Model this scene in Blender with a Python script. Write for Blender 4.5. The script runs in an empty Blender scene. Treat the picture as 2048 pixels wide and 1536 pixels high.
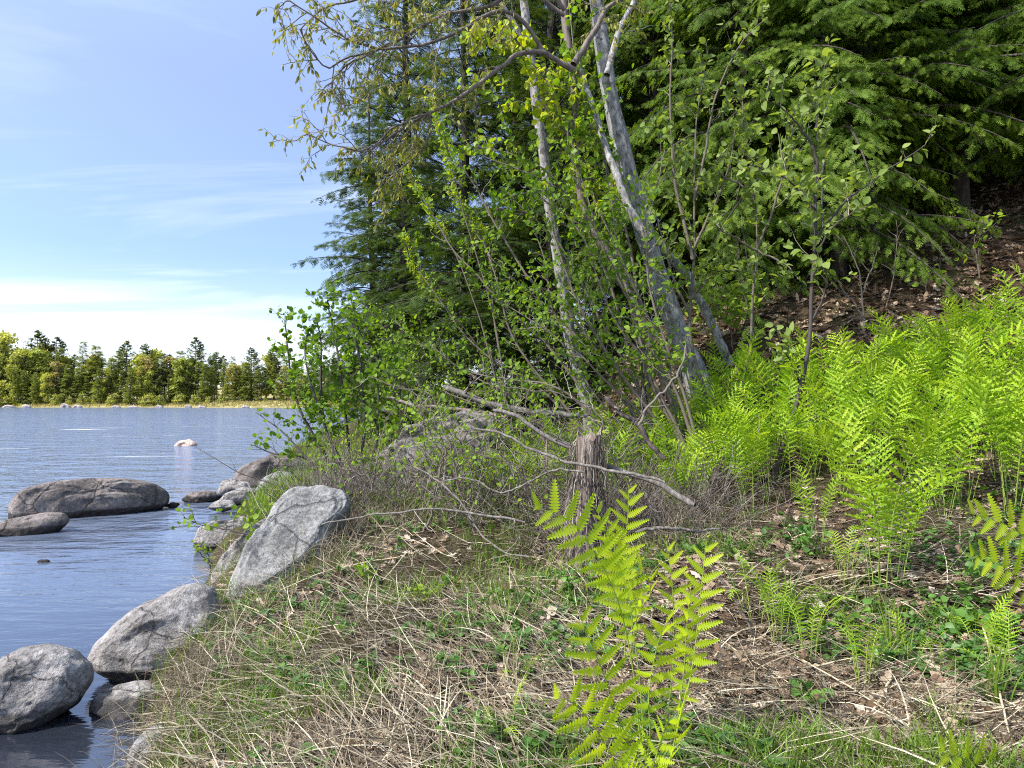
import bpy, bmesh, math, random
import numpy as np
from mathutils import Vector
rng = np.random.default_rng(11)
random.seed(5)
sc = bpy.context.scene
COL = sc.collection
PI = math.pi

# ------------------------------------------------------------------ camera
F = 1300.0
ZC = 2.3
PITCH = math.atan(32 / F)
cam_d = bpy.data.cameras.new('camera')
cam = bpy.data.objects.new('camera', cam_d)
COL.objects.link(cam)
cam.location = (0, 0, ZC)
cam.rotation_euler = (PI / 2 + PITCH, 0, 0)
cam_d.sensor_width = 36
cam_d.lens = 36 * F / 2048
cam_d.clip_start = 0.05
cam_d.clip_end = 6000
sc.camera = cam


def ray(px, py):
    x = (px - 1024) / F
    u = -(py - 768) / F
    c, s = math.cos(PITCH), math.sin(PITCH)
    return np.array([x, c - u * s, s + u * c])


def P(px, py, d):
    r = ray(px, py)
    return np.array([0, 0, ZC]) + r * (d / r[1])


# ------------------------------------------------------------------ noise
def _h(i, j, k, seed):
    a = np.sin(i * 127.1 + j * 311.7 + k * 74.7 + seed * 53.3) * 43758.5453
    return a - np.floor(a)


def vn3(x, y, z, seed=0):
    xi, yi, zi = np.floor(x), np.floor(y), np.floor(z)
    u, v, w = x - xi, y - yi, z - zi
    u = u * u * (3 - 2 * u); v = v * v * (3 - 2 * v); w = w * w * (3 - 2 * w)
    r = 0
    for a in (0, 1):
        for b in (0, 1):
            for c in (0, 1):
                r = r + _h(xi + a, yi + b, zi + c, seed) * (u if a else 1 - u) * (v if b else 1 - v) * (w if c else 1 - w)
    return r * 2 - 1


def fbm(x, y, z=0, seed=0, o=4):
    x = np.asarray(x, float); y = np.asarray(y, float); z = np.asarray(z, float) + 0 * x
    r, a = 0, 1.0
    for k in range(o):
        r = r + a * vn3(x, y, z, seed + k)
        x, y, z, a = x * 2.03 + 3.1, y * 2.03 + 1.7, z * 2.03 + 4.9, a * .5
    return r


def sstep(x, a, b):
    t = np.clip((x - a) / (b - a), 0, 1)
    return t * t * (3 - 2 * t)


# ------------------------------------------------------------------ terrain height
SY = np.array([-20, 0, 4.06, 5.25, 8.5, 10.7, 16.6, 25, 37, 60, 120, 160, 190, 205, 800])
SX = np.array([1.5, -.9, -2.35, -2.95, -3.95, -4.9, -6.6, -9, -11.5, -15, -24, -24, 10, 200, 900])


def shore(Y):
    return np.interp(Y, SY, SX)


def hgt(X, Y):
    X = np.asarray(X, float); Y = np.asarray(Y, float)
    s = (X - shore(Y)) * .95
    base = np.interp(s, [-30, -3, -1, -.25, 0, .3, .8, 1.6, 3, 5, 8, 40], [-1.6, -1.2, -.65, -.22, -.02, .3, .55, .7, .84, .98, 1.3, 2.2])
    u = .35 * X + .94 * Y
    t = (u - 8.3) / .9
    hill = .66 * .9 * np.where(t > 30, t, np.log1p(np.exp(np.minimum(t, 30))))
    hill = 26 * (1 - np.exp(-hill / 26)) * sstep(s, 2.6, 7.5) * (.06 + .94 * sstep(X / np.maximum(Y, 1.), .0, .33)) * (1 + .12 * sstep(X / np.maximum(Y, 1.), .4, .8))
    n = fbm(X * .55, Y * .55, 0, 3, 3) * .1 + fbm(X * 2.3, Y * 2.3, 0, 9, 3) * .035
    n = n * sstep(s, -.2, .9) + fbm(X * .2, Y * .2, 1, 5, 3) * .5 * sstep(hill, .6, 3)
    near = base + hill + n
    # far bank on the other side of the river
    yb = 200 + 3 * np.sin(X * .03) + 2 * np.sin(X * .11 + 1)
    f = np.interp(Y - yb, [-40, -8, 0, 1.5, 8, 14, 60, 700], [-2, -1, -.05, .4, 1.7, 2.4, 4, 20]) + .12 * fbm(X * .3, Y * .3, 0, 8, 3) * sstep(Y - yb, 0, 3)
    return np.where(Y > 120, np.maximum(f, np.where(Y < 195, near, -3)), near)


def H(x, y):
    return float(hgt(np.array([x]), np.array([y]))[0])


def G(px, py, dmax=80):
    r = ray(px, py)
    d = 1.2 * 1.006 ** np.arange(700)
    p = np.array([0, 0, ZC]) + r * (d / r[1])[:, None]
    z = np.maximum(hgt(p[:, 0], p[:, 1]), -5)
    k = np.argmax((p[:, 2] < z) | (d > dmax))
    q = p[k].copy(); q[2] = z[k]
    return q


# ------------------------------------------------------------------ mesh building
class MB:
    def __init__(self):
        self.V = []; self.F = []; self.n = 0

    def add(self, V, Fs, m=0, v=None):
        """V (n,3); Fs (k,3|4) int array; m material slot; v per-face value"""
        V = np.asarray(V, float).reshape(-1, 3)
        Fs = np.asarray(Fs, int)
        if v is None:
            v = np.full(len(Fs), .5)
        v = np.broadcast_to(np.asarray(v, float), (len(Fs),))
        self.F.append((Fs + self.n, m, v))
        self.V.append(V); self.n += len(V)

    def build(self, name, mats, parent=None, smooth=True, org=None):
        V = np.concatenate(self.V) if self.V else np.zeros((0, 3))
        if org is None and parent is not None:
            org = np.array(parent.location)
        if org is not None:
            V = V - np.asarray(org, float)
        me = bpy.data.meshes.new(name)
        me.vertices.add(len(V))
        me.vertices.foreach_set('co', V.astype(np.float32).ravel())
        sizes = np.concatenate([np.full(len(f), f.shape[1]) for f, _, _ in self.F])
        loops = np.concatenate([f.ravel() for f, _, _ in self.F])
        mi = np.concatenate([np.full(len(f), m) for f, m, _ in self.F])
        va = np.concatenate([v for _, _, v in self.F])
        me.loops.add(len(loops))
        me.loops.foreach_set('vertex_index', loops.astype(np.int32))
        me.polygons.add(len(sizes))
        st = np.concatenate([[0], np.cumsum(sizes)[:-1]])
        me.polygons.foreach_set('loop_start', st.astype(np.int32))
        me.polygons.foreach_set('loop_total', sizes.astype(np.int32))
        if not isinstance(mats, (list, tuple)):
            mats = [mats]
        for m in mats:
            me.materials.append(m)
        me.polygons.foreach_set('material_index', mi.astype(np.int32))
        me.polygons.foreach_set('use_smooth', np.full(len(sizes), smooth))
        at = me.attributes.new('v', 'FLOAT', 'FACE')
        at.data.foreach_set('value', va.astype(np.float32))
        me.update(calc_edges=True)
        o = bpy.data.objects.new(name, me)
        COL.objects.link(o)
        if parent is not None:
            o.parent = parent
        elif org is not None:
            o.location = org
        return o


def tag(o, label, cat, group=None):
    o['label'] = label; o['category'] = cat
    if group:
        o['group'] = group
    return o


def empty(name, loc, label=None, cat=None, group=None):
    o = bpy.data.objects.new(name, None)
    COL.objects.link(o)
    o.location = [float(a) for a in loc]
    o.empty_display_size = .1
    if label:
        tag(o, label, cat, group)
    return o


def copy_thing(root, loc, rz=0., s=1., label=None, group=None, tilt=(0, 0)):
    r = root.copy(); COL.objects.link(r)
    r.location = [float(a) for a in loc]
    r.rotation_euler = (tilt[0], tilt[1], rz)
    r.scale = (s, s, s) if np.isscalar(s) else s
    if label: r['label'] = label
    if group: r['group'] = group
    for ch in list(root.children):
        c = ch.copy(); COL.objects.link(c); c.parent = r
    return r


def norm(a):
    a = np.asarray(a, float)
    return a / np.maximum(np.linalg.norm(a, axis=-1, keepdims=True), 1e-9)


def tubes(mb, Ps, R, k=5, m=0, v=.5, cap=True):
    """Ps (N,n,3), R (N,n)"""
    Ps = np.asarray(Ps, float); R = np.asarray(R, float)
    if Ps.ndim == 2:
        Ps = Ps[None]; R = R[None]
    N, n, _ = Ps.shape
    if N == 0:
        return
    T = norm(np.gradient(Ps, axis=1))
    ref = np.where(np.abs(T[:, :1, 2:3]) > .8, np.array([1., .2, 0]), np.array([.1, .15, 1.]))
    A = norm(np.cross(T, ref)); B = np.cross(T, A)
    th = np.linspace(0, 2 * PI, k, endpoint=False)
    V = Ps[:, :, None] + R[:, :, None, None] * (A[:, :, None] * np.cos(th)[:, None] + B[:, :, None] * np.sin(th)[:, None])
    i = np.arange(n - 1)[:, None]; j = np.arange(k)[None]
    q = np.stack([i * k + j, i * k + (j + 1) % k, (i + 1) * k + (j + 1) % k, (i + 1) * k + j], -1).reshape(-1, 4)
    Fq = (q[None] + (np.arange(N) * n * k)[:, None, None]).reshape(-1, 4)
    vv = np.broadcast_to(np.asarray(v, float), (N,))
    mb.add(V.reshape(-1, 3), Fq, m, np.repeat(vv, len(q)))


def insts(mb, tv, tf, X, Y, Z, O, S, m=0, v=.5):
    """instance a template (tv verts, tf faces list) with axes X,Y,Z (N,3), origin O, scale S (N,) or (N,3)"""
    N = len(O)
    if N == 0:
        return
    S = np.asarray(S, float)
    if S.ndim == 1:
        S = np.repeat(S[:, None], 3, 1)
    V = O[:, None] + (tv[None, :, 0:1] * S[:, None, 0:1]) * X[:, None] + (tv[None, :, 1:2] * S[:, None, 1:2]) * Y[:, None] + (tv[None, :, 2:3] * S[:, None, 2:3]) * Z[:, None]
    base = mb.n
    first = True
    for f in (tf if isinstance(tf, list) else [tf]):
        Fq = (f[None] + (np.arange(N) * len(tv))[:, None, None]).reshape(-1, f.shape[1])
        vv = np.repeat(np.broadcast_to(np.asarray(v, float), (N,)), len(f))
        if first:
            mb.add(V.reshape(-1, 3), Fq, m, vv); first = False
        else:
            mb.F.append((Fq + base, m, vv))


def frames(D, U):
    """x along D, z near U"""
    X = norm(D)
    Yv = norm(np.cross(U, X))
    Z = np.cross(X, Yv)
    return X, Yv, Z


def smooth_poly(pts, n=24, wob=0., seed=0):
    pts = np.asarray(pts, float)
    L = np.concatenate([[0], np.cumsum(np.linalg.norm(np.diff(pts, axis=0), axis=1))])
    t = np.linspace(0, L[-1], n)
    # catmull-rom through the points
    out = np.empty((n, 3))
    q = np.vstack([2 * pts[0] - pts[1], pts, 2 * pts[-1] - pts[-2]])
    for i, s in enumerate(t):
        k = min(max(np.searchsorted(L, s, 'right') - 1, 0), len(pts) - 2)
        u = (s - L[k]) / max(L[k + 1] - L[k], 1e-9)
        a, b, c, d = q[k], q[k + 1], q[k + 2], q[k + 3]
        out[i] = .5 * ((2 * b) + (-a + c) * u + (2 * a - 5 * b + 4 * c - d) * u * u + (-a + 3 * b - 3 * c + d) * u ** 3)
    if wob:
        r = np.random.default_rng(seed + 77)
        w = np.cumsum(r.normal(size=(n, 3)), 0)
        w -= np.linspace(0, 1, n)[:, None] * w[-1]
        out = out + w * wob
    return out


# ------------------------------------------------------------------ materials
def newmat(name):
    m = bpy.data.materials.new(name)
    m.use_nodes = True
    nt = m.node_tree
    nt.nodes.clear()
    out = nt.nodes.new('ShaderNodeOutputMaterial')
    return m, nt, out


def N(nt, t, **kw):
    n = nt.nodes.new('ShaderNode' + t)
    for k, v in kw.items():
        if k in ('inp',):
            for a, b in v.items():
                n.inputs[a].default_value = b
        else:
            setattr(n, k, v)
    return n


def ramp(nt, fac, stops, interp='LINEAR'):
    r = nt.nodes.new('ShaderNodeValToRGB')
    r.color_ramp.interpolation = interp
    e = r.color_ramp.elements
    while len(e) > 1:
        e.remove(e[0])
    for i, (p, c) in enumerate(stops):
        el = e[0] if i == 0 else e.new(p)
        el.position = p
        if np.isscalar(c):
            c = (c, c, c)
        el.color = (c[0], c[1], c[2], 1)
    nt.links.new(fac, r.inputs[0])
    return r.outputs[0]


def leaf_mat(name, cols, trans=.45, rough=.5, spec=.3, tcol=(1.2, 1.15, .4)):
    m, nt, out = newmat(name)
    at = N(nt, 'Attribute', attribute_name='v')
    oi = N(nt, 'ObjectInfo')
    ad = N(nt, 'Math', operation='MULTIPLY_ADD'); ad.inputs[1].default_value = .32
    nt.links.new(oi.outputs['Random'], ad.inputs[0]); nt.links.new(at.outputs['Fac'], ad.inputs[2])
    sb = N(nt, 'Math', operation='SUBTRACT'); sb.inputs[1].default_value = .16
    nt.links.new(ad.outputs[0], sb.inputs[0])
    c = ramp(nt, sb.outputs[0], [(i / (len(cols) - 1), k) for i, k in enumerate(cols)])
    p = N(nt, 'BsdfPrincipled', inp={'Roughness': rough, 'Specular IOR Level': spec})
    nt.links.new(c, p.inputs['Base Color'])
    tr = N(nt, 'BsdfTranslucent')
    mx = N(nt, 'MixRGB', blend_type='MULTIPLY'); mx.inputs[0].default_value = 1; mx.inputs[2].default_value = (*tcol, 1)
    nt.links.new(c, mx.inputs[1]); nt.links.new(mx.outputs[0], tr.inputs[0])
    ms = N(nt, 'MixShader'); ms.inputs[0].default_value = trans
    nt.links.new(p.outputs[0], ms.inputs[1]); nt.links.new(tr.outputs[0], ms.inputs[2])
    nt.links.new(ms.outputs[0], out.inputs[0])
    return m


def bark_mat(name, cols, scale=(14, 14, 3), bump=.5, rough=.85, detail=6, spots=None):
    m, nt, out = newmat(name)
    tc = N(nt, 'TexCoord')
    mp = N(nt, 'Mapping'); mp.inputs['Scale'].default_value = scale
    nt.links.new(tc.outputs['Object'], mp.inputs[0])
    no = N(nt, 'TexNoise', inp={'Scale': 1.6, 'Detail': detail, 'Roughness': .65})
    nt.links.new(mp.outputs[0], no.inputs[0])
    c = ramp(nt, no.outputs[0], [(.28 + .44 * i / (len(cols) - 1), k) for i, k in enumerate(cols)])
    if spots:
        n2 = N(nt, 'TexNoise', inp={'Scale': spots[1], 'Detail': 4, 'Roughness': .6})
        nt.links.new(tc.outputs['Object'], n2.inputs[0])
        f = ramp(nt, n2.outputs[0], [(spots[2], 0), (spots[2] + .08, 1)])
        mx = N(nt, 'MixRGB'); mx.inputs[2].default_value = (*spots[0], 1)
        nt.links.new(f, mx.inputs[0]); nt.links.new(c, mx.inputs[1]); c = mx.outputs[0]
    p = N(nt, 'BsdfPrincipled', inp={'Roughness': rough, 'Specular IOR Level': .2})
    nt.links.new(c, p.inputs['Base Color'])
    b = N(nt, 'Bump', inp={'Strength': bump, 'Distance': .02})
    nt.links.new(no.outputs[0], b.inputs['Height']); nt.links.new(b.outputs[0], p.inputs['Normal'])
    nt.links.new(p.outputs[0], out.inputs[0])
    return m


def plain_mat(name, cols, rough=.8, spec=.2, trans=0):
    """colour from the per-face value"""
    m, nt, out = newmat(name)
    at = N(nt, 'Attribute', attribute_name='v')
    c = ramp(nt, at.outputs['Fac'], [(i / (len(cols) - 1), k) for i, k in enumerate(cols)])
    p = N(nt, 'BsdfPrincipled', inp={'Roughness': rough, 'Specular IOR Level': spec})
    nt.links.new(c, p.inputs['Base Color'])
    if trans:
        tr = N(nt, 'BsdfTranslucent'); nt.links.new(c, tr.inputs[0])
        ms = N(nt, 'MixShader'); ms.inputs[0].default_value = trans
        nt.links.new(p.outputs[0], ms.inputs[1]); nt.links.new(tr.outputs[0], ms.inputs[2])
        nt.links.new(ms.outputs[0], out.inputs[0])
    else:
        nt.links.new(p.outputs[0], out.inputs[0])
    return m


def rock_mat(name, base, dark, light, stain=None, wet=True, scale=1., lich=.5):
    m, nt, out = newmat(name)
    tc = N(nt, 'TexCoord'); geo = N(nt, 'NewGeometry')
    n1 = N(nt, 'TexNoise', inp={'Scale': 2.2 * scale, 'Detail': 8, 'Roughness': .62})
    nt.links.new(tc.outputs['Object'], n1.inputs[0])
    c = ramp(nt, n1.outputs[0], [(.32, dark), (.5, base), (.68, light)])
    n2 = N(nt, 'TexNoise', inp={'Scale': 26 * scale, 'Detail': 5, 'Roughness': .75})
    nt.links.new(tc.outputs['Object'], n2.inputs[0])
    sp = ramp(nt, n2.outputs[0], [(.36, .45), (.5, 1.), (.64, 1.45)])
    mx = N(nt, 'MixRGB', blend_type='MULTIPLY'); mx.inputs[0].default_value = .85
    nt.links.new(c, mx.inputs[1]); nt.links.new(sp, mx.inputs[2]); c = mx.outputs[0]
    vo = N(nt, 'TexVoronoi', feature='DISTANCE_TO_EDGE', inp={'Scale': 1.5 * scale})
    wv = N(nt, 'VectorMath', operation='ADD'); nd = N(nt, 'VectorMath', operation='SCALE'); nd.inputs[3].default_value = .5
    nt.links.new(n1.outputs['Color'], nd.inputs[0]); nt.links.new(tc.outputs['Object'], wv.inputs[0]); nt.links.new(nd.outputs[0], wv.inputs[1])
    nt.links.new(wv.outputs[0], vo.inputs['Vector'])
    fcr = ramp(nt, vo.outputs['Distance'], [(.0, .35), (.018, 1.)])
    mx = N(nt, 'MixRGB', blend_type='MULTIPLY'); mx.inputs[0].default_value = .75
    nt.links.new(c, mx.inputs[1]); nt.links.new(fcr, mx.inputs[2]); c = mx.outputs[0]
    # dark lichen blotches
    n3 = N(nt, 'TexNoise', inp={'Scale': 6.5 * scale, 'Detail': 6, 'Roughness': .7, 'Distortion': .4})
    nt.links.new(tc.outputs['Object'], n3.inputs[0])
    f3 = ramp(nt, n3.outputs[0], [(.57, 0), (.66, lich)])
    mx = N(nt, 'MixRGB'); mx.inputs[2].default_value = (*[x * .55 for x in dark], 1)
    nt.links.new(f3, mx.inputs[0]); nt.links.new(c, mx.inputs[1]); c = mx.outputs[0]
    if stain:
        n4 = N(nt, 'TexNoise', inp={'Scale': .9 * scale, 'Detail': 5, 'Roughness': .6})
        nt.links.new(tc.outputs['Object'], n4.inputs[0])
        f4 = ramp(nt, n4.outputs[0], [(.54, 0), (.64, .8)])
        mx = N(nt, 'MixRGB'); mx.inputs[2].default_value = (*stain, 1)
        nt.links.new(f4, mx.inputs[0]); nt.links.new(c, mx.inputs[1]); c = mx.outputs[0]
    p = N(nt, 'BsdfPrincipled', inp={'Roughness': .88, 'Specular IOR Level': .25})
    if wet:
        sx = N(nt, 'SeparateXYZ'); nt.links.new(geo.outputs['Position'], sx.inputs[0])
        ma = N(nt, 'Math', operation='MULTIPLY_ADD'); ma.inputs[1].default_value = -.16
        nt.links.new(n1.outputs[0], ma.inputs[0]); nt.links.new(sx.outputs[2], ma.inputs[2])
        fw = ramp(nt, ma.outputs[0], [(0., .22), (.05, .4), (.07, 1.)])
        mx = N(nt, 'MixRGB', blend_type='MULTIPLY'); mx.inputs[0].default_value = 1
        nt.links.new(c, mx.inputs[1]); nt.links.new(fw, mx.inputs[2]); c = mx.outputs[0]
    nt.links.new(c, p.inputs['Base Color'])
    b = N(nt, 'Bump', inp={'Strength': .9, 'Distance': .02})
    nt.links.new(n2.outputs[0], b.inputs['Height'])
    b2 = N(nt, 'Bump', inp={'Strength': .8, 'Distance': .06})
    nt.links.new(n3.outputs[0], b2.inputs['Height']); nt.links.new(b.outputs[0], b2.inputs['Normal'])
    b3 = N(nt, 'Bump', inp={'Strength': .7, 'Distance': .04}); nt.links.new(fcr, b3.inputs['Height']); nt.links.new(b2.outputs[0], b3.inputs['Normal'])
    nt.links.new(b3.outputs[0], p.inputs['Normal'])
    nt.links.new(p.outputs[0], out.inputs[0])
    return m


M = {}
M['conifer'] = leaf_mat('conifer_needles', [(.034, .062, .014), (.07, .122, .022), (.15, .21, .038)], .38, .55, .25)
M['cedar'] = leaf_mat('light_conifer_needles', [(.09, .16, .025), (.18, .29, .04), (.34, .46, .07)], .58, .55, .2)
M['leaf'] = leaf_mat('broad_leaf', [(.085, .17, .02), (.17, .3, .03), (.3, .42, .045)], .5, .5, .18)
M['leaf_pale'] = leaf_mat('pale_leaf', [(.13, .2, .045), (.2, .29, .065), (.31, .4, .12)], .48, .5, .2)
M['leaf_lime'] = leaf_mat('lime_leaf', [(.12, .25, .02), (.23, .39, .025), (.45, .5, .03)], .55, .45, .3)
M['leaf_bud'] = leaf_mat('bud_leaf', [(.16, .18, .035), (.3, .31, .06), (.45, .4, .1)], .4, .55, .3)
M['fern'] = leaf_mat('fern_blade', [(.11, .24, .015), (.28, .46, .022), (.48, .6, .04)], .45, .48, .3, (1.1, 1.12, .4))
M['fern_bright'] = leaf_mat('young_fern_blade', [(.27, .44, .02), (.45, .6, .025), (.62, .7, .04)], .55, .48, .3, (1.15, 1.15, .4))
M['fern_stem'] = plain_mat('fern_stipe', [(.16, .25, .04), (.25, .33, .06)], .5, .3)
M['grass'] = leaf_mat('green_grass', [(.07, .14, .02), (.14, .24, .03), (.24, .34, .05)], .4, .45, .3)
M['herb'] = leaf_mat('herb_leaf', [(.05, .13, .025), (.1, .22, .04), (.18, .32, .05)], .35, .45, .35)
M['straw'] = plain_mat('dead_straw', [(.06, .043, .028), (.27, .22, .145), (.7, .63, .45)], .7, .25, .15)
M['dead_leaf'] = plain_mat('dead_leaf', [(.08, .05, .03), (.2, .135, .085), (.35, .27, .19), (.55, .47, .37)], .75, .25, .15)
M['twig'] = plain_mat('grey_twig', [(.07, .055, .045), (.17, .145, .12), (.38, .345, .31)], .85, .15)
M['twig_dark'] = plain_mat('dark_twig', [(.035, .03, .028), (.075, .065, .06), (.14, .125, .11)], .8, .2)
M['bark_pale'] = bark_mat('pale_bark', [(.07, .065, .06), (.24, .235, .225), (.5, .5, .49)], (11, 11, 4), .8, .85, 9, ((.1, .095, .085), 9, .56))
M['bark_brown'] = bark_mat('brown_bark', [(.09, .075, .06), (.17, .14, .12), (.27, .24, .21)], (16, 16, 3))
M['bark_dark'] = bark_mat('dark_bark', [(.025, .02, .018), (.06, .05, .045), (.12, .105, .095)], (12, 12, 2), .8)
M['dead_wood'] = bark_mat('weathered_wood', [(.06, .052, .045), (.14, .128, .115), (.26, .245, .225)], (20, 20, 4), .6)
M['stump'] = bark_mat('shaggy_stump_wood', [(.06, .045, .035), (.19, .155, .13), (.38, .33, .29)], (30, 30, 2.2), 1., .9, 8)
M['rock'] = rock_mat('grey_granite', (.29, .275, .26), (.15, .14, .13), (.40, .385, .365))
M['rock_pale'] = rock_mat('pale_granite', (.235, .235, .225), (.14, .14, .135), (.31, .31, .3), None, True, .8, .35)
M['rock_dark'] = rock_mat('dark_granite', (.19, .165, .15), (.085, .075, .07), (.29, .265, .245), (.27, .17, .13), True, .6)
M['rock_mid'] = rock_mat('brownish_granite', (.18, .17, .155), (.085, .08, .072), (.27, .26, .24), None, True, .8, .7)
M['rock_pink'] = rock_mat('pink_granite', (.62, .45, .36), (.5, .34, .27), (.72, .58, .5), None, False, .5, .2)
M['rock_white'] = rock_mat('bleached_stone', (.4, .36, .33), (.28, .25, .23), (.5, .46, .43), None, False, .4, .2)
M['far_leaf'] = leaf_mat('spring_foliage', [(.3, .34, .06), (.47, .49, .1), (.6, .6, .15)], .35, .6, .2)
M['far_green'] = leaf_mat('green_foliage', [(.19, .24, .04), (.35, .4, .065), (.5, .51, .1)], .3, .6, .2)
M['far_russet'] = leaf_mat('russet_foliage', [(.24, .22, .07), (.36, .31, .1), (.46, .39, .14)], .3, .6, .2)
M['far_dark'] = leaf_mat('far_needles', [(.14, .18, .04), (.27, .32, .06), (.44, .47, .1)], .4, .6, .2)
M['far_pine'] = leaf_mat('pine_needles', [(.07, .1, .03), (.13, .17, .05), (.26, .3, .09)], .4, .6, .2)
M['shore_grass'] = leaf_mat('shore_grass_blade', [(.2, .19, .07), (.33, .29, .11), (.44, .39, .17)], .3, .6, .2)


def ground_mat():
    m, nt, out = newmat('ground_soil')
    geo = N(nt, 'NewGeometry')
    n1 = N(nt, 'TexNoise', inp={'Scale': 1.3, 'Detail': 7, 'Roughness': .6})
    n2 = N(nt, 'TexNoise', inp={'Scale': 34, 'Detail': 8, 'Roughness': .75})
    for n in (n1, n2):
        nt.links.new(geo.outputs['Position'], n.inputs[0])
    a = ramp(nt, n2.outputs[0], [(.3, (.014, .009, .006)), (.5, (.05, .034, .023)), (.64, (.11, .08, .055)), (.8, (.24, .18, .13))])
    g = ramp(nt, n2.outputs[0], [(.3, (.02, .025, .008)), (.5, (.06, .075, .02)), (.7, (.17, .17, .06))])
    f = ramp(nt, n1.outputs[0], [(.45, 0), (.62, .6)])
    mx = N(nt, 'MixRGB'); nt.links.new(f, mx.inputs[0]); nt.links.new(a, mx.inputs[1]); nt.links.new(g, mx.inputs[2])
    # far bank: dry yellow grass
    sx = N(nt, 'SeparateXYZ'); nt.links.new(geo.outputs['Position'], sx.inputs[0])
    ff = N(nt, 'MapRange'); ff.inputs[1].default_value = 100; ff.inputs[2].default_value = 130
    nt.links.new(sx.outputs[1], ff.inputs[0])
    n3 = N(nt, 'TexNoise', inp={'Scale': .5, 'Detail': 6, 'Roughness': .7}); nt.links.new(geo.outputs['Position'], n3.inputs[0])
    yb = ramp(nt, n3.outputs[0], [(.35, (.16, .14, .06)), (.5, (.3, .26, .1)), (.65, (.42, .36, .19))])
    m2 = N(nt, 'MixRGB'); nt.links.new(ff.outputs[0], m2.inputs[0]); nt.links.new(mx.outputs[0], m2.inputs[1]); nt.links.new(yb, m2.inputs[2])
    p = N(nt, 'BsdfPrincipled', inp={'Roughness': .95, 'Specular IOR Level': .1})
    nt.links.new(m2.outputs[0], p.inputs['Base Color'])
    b = N(nt, 'Bump', inp={'Strength': 1., 'Distance': .03}); nt.links.new(n2.outputs[0], b.inputs['Height'])
    nt.links.new(b.outputs[0], p.inputs['Normal'])
    nt.links.new(p.outputs[0], out.inputs[0])
    return m


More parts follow.
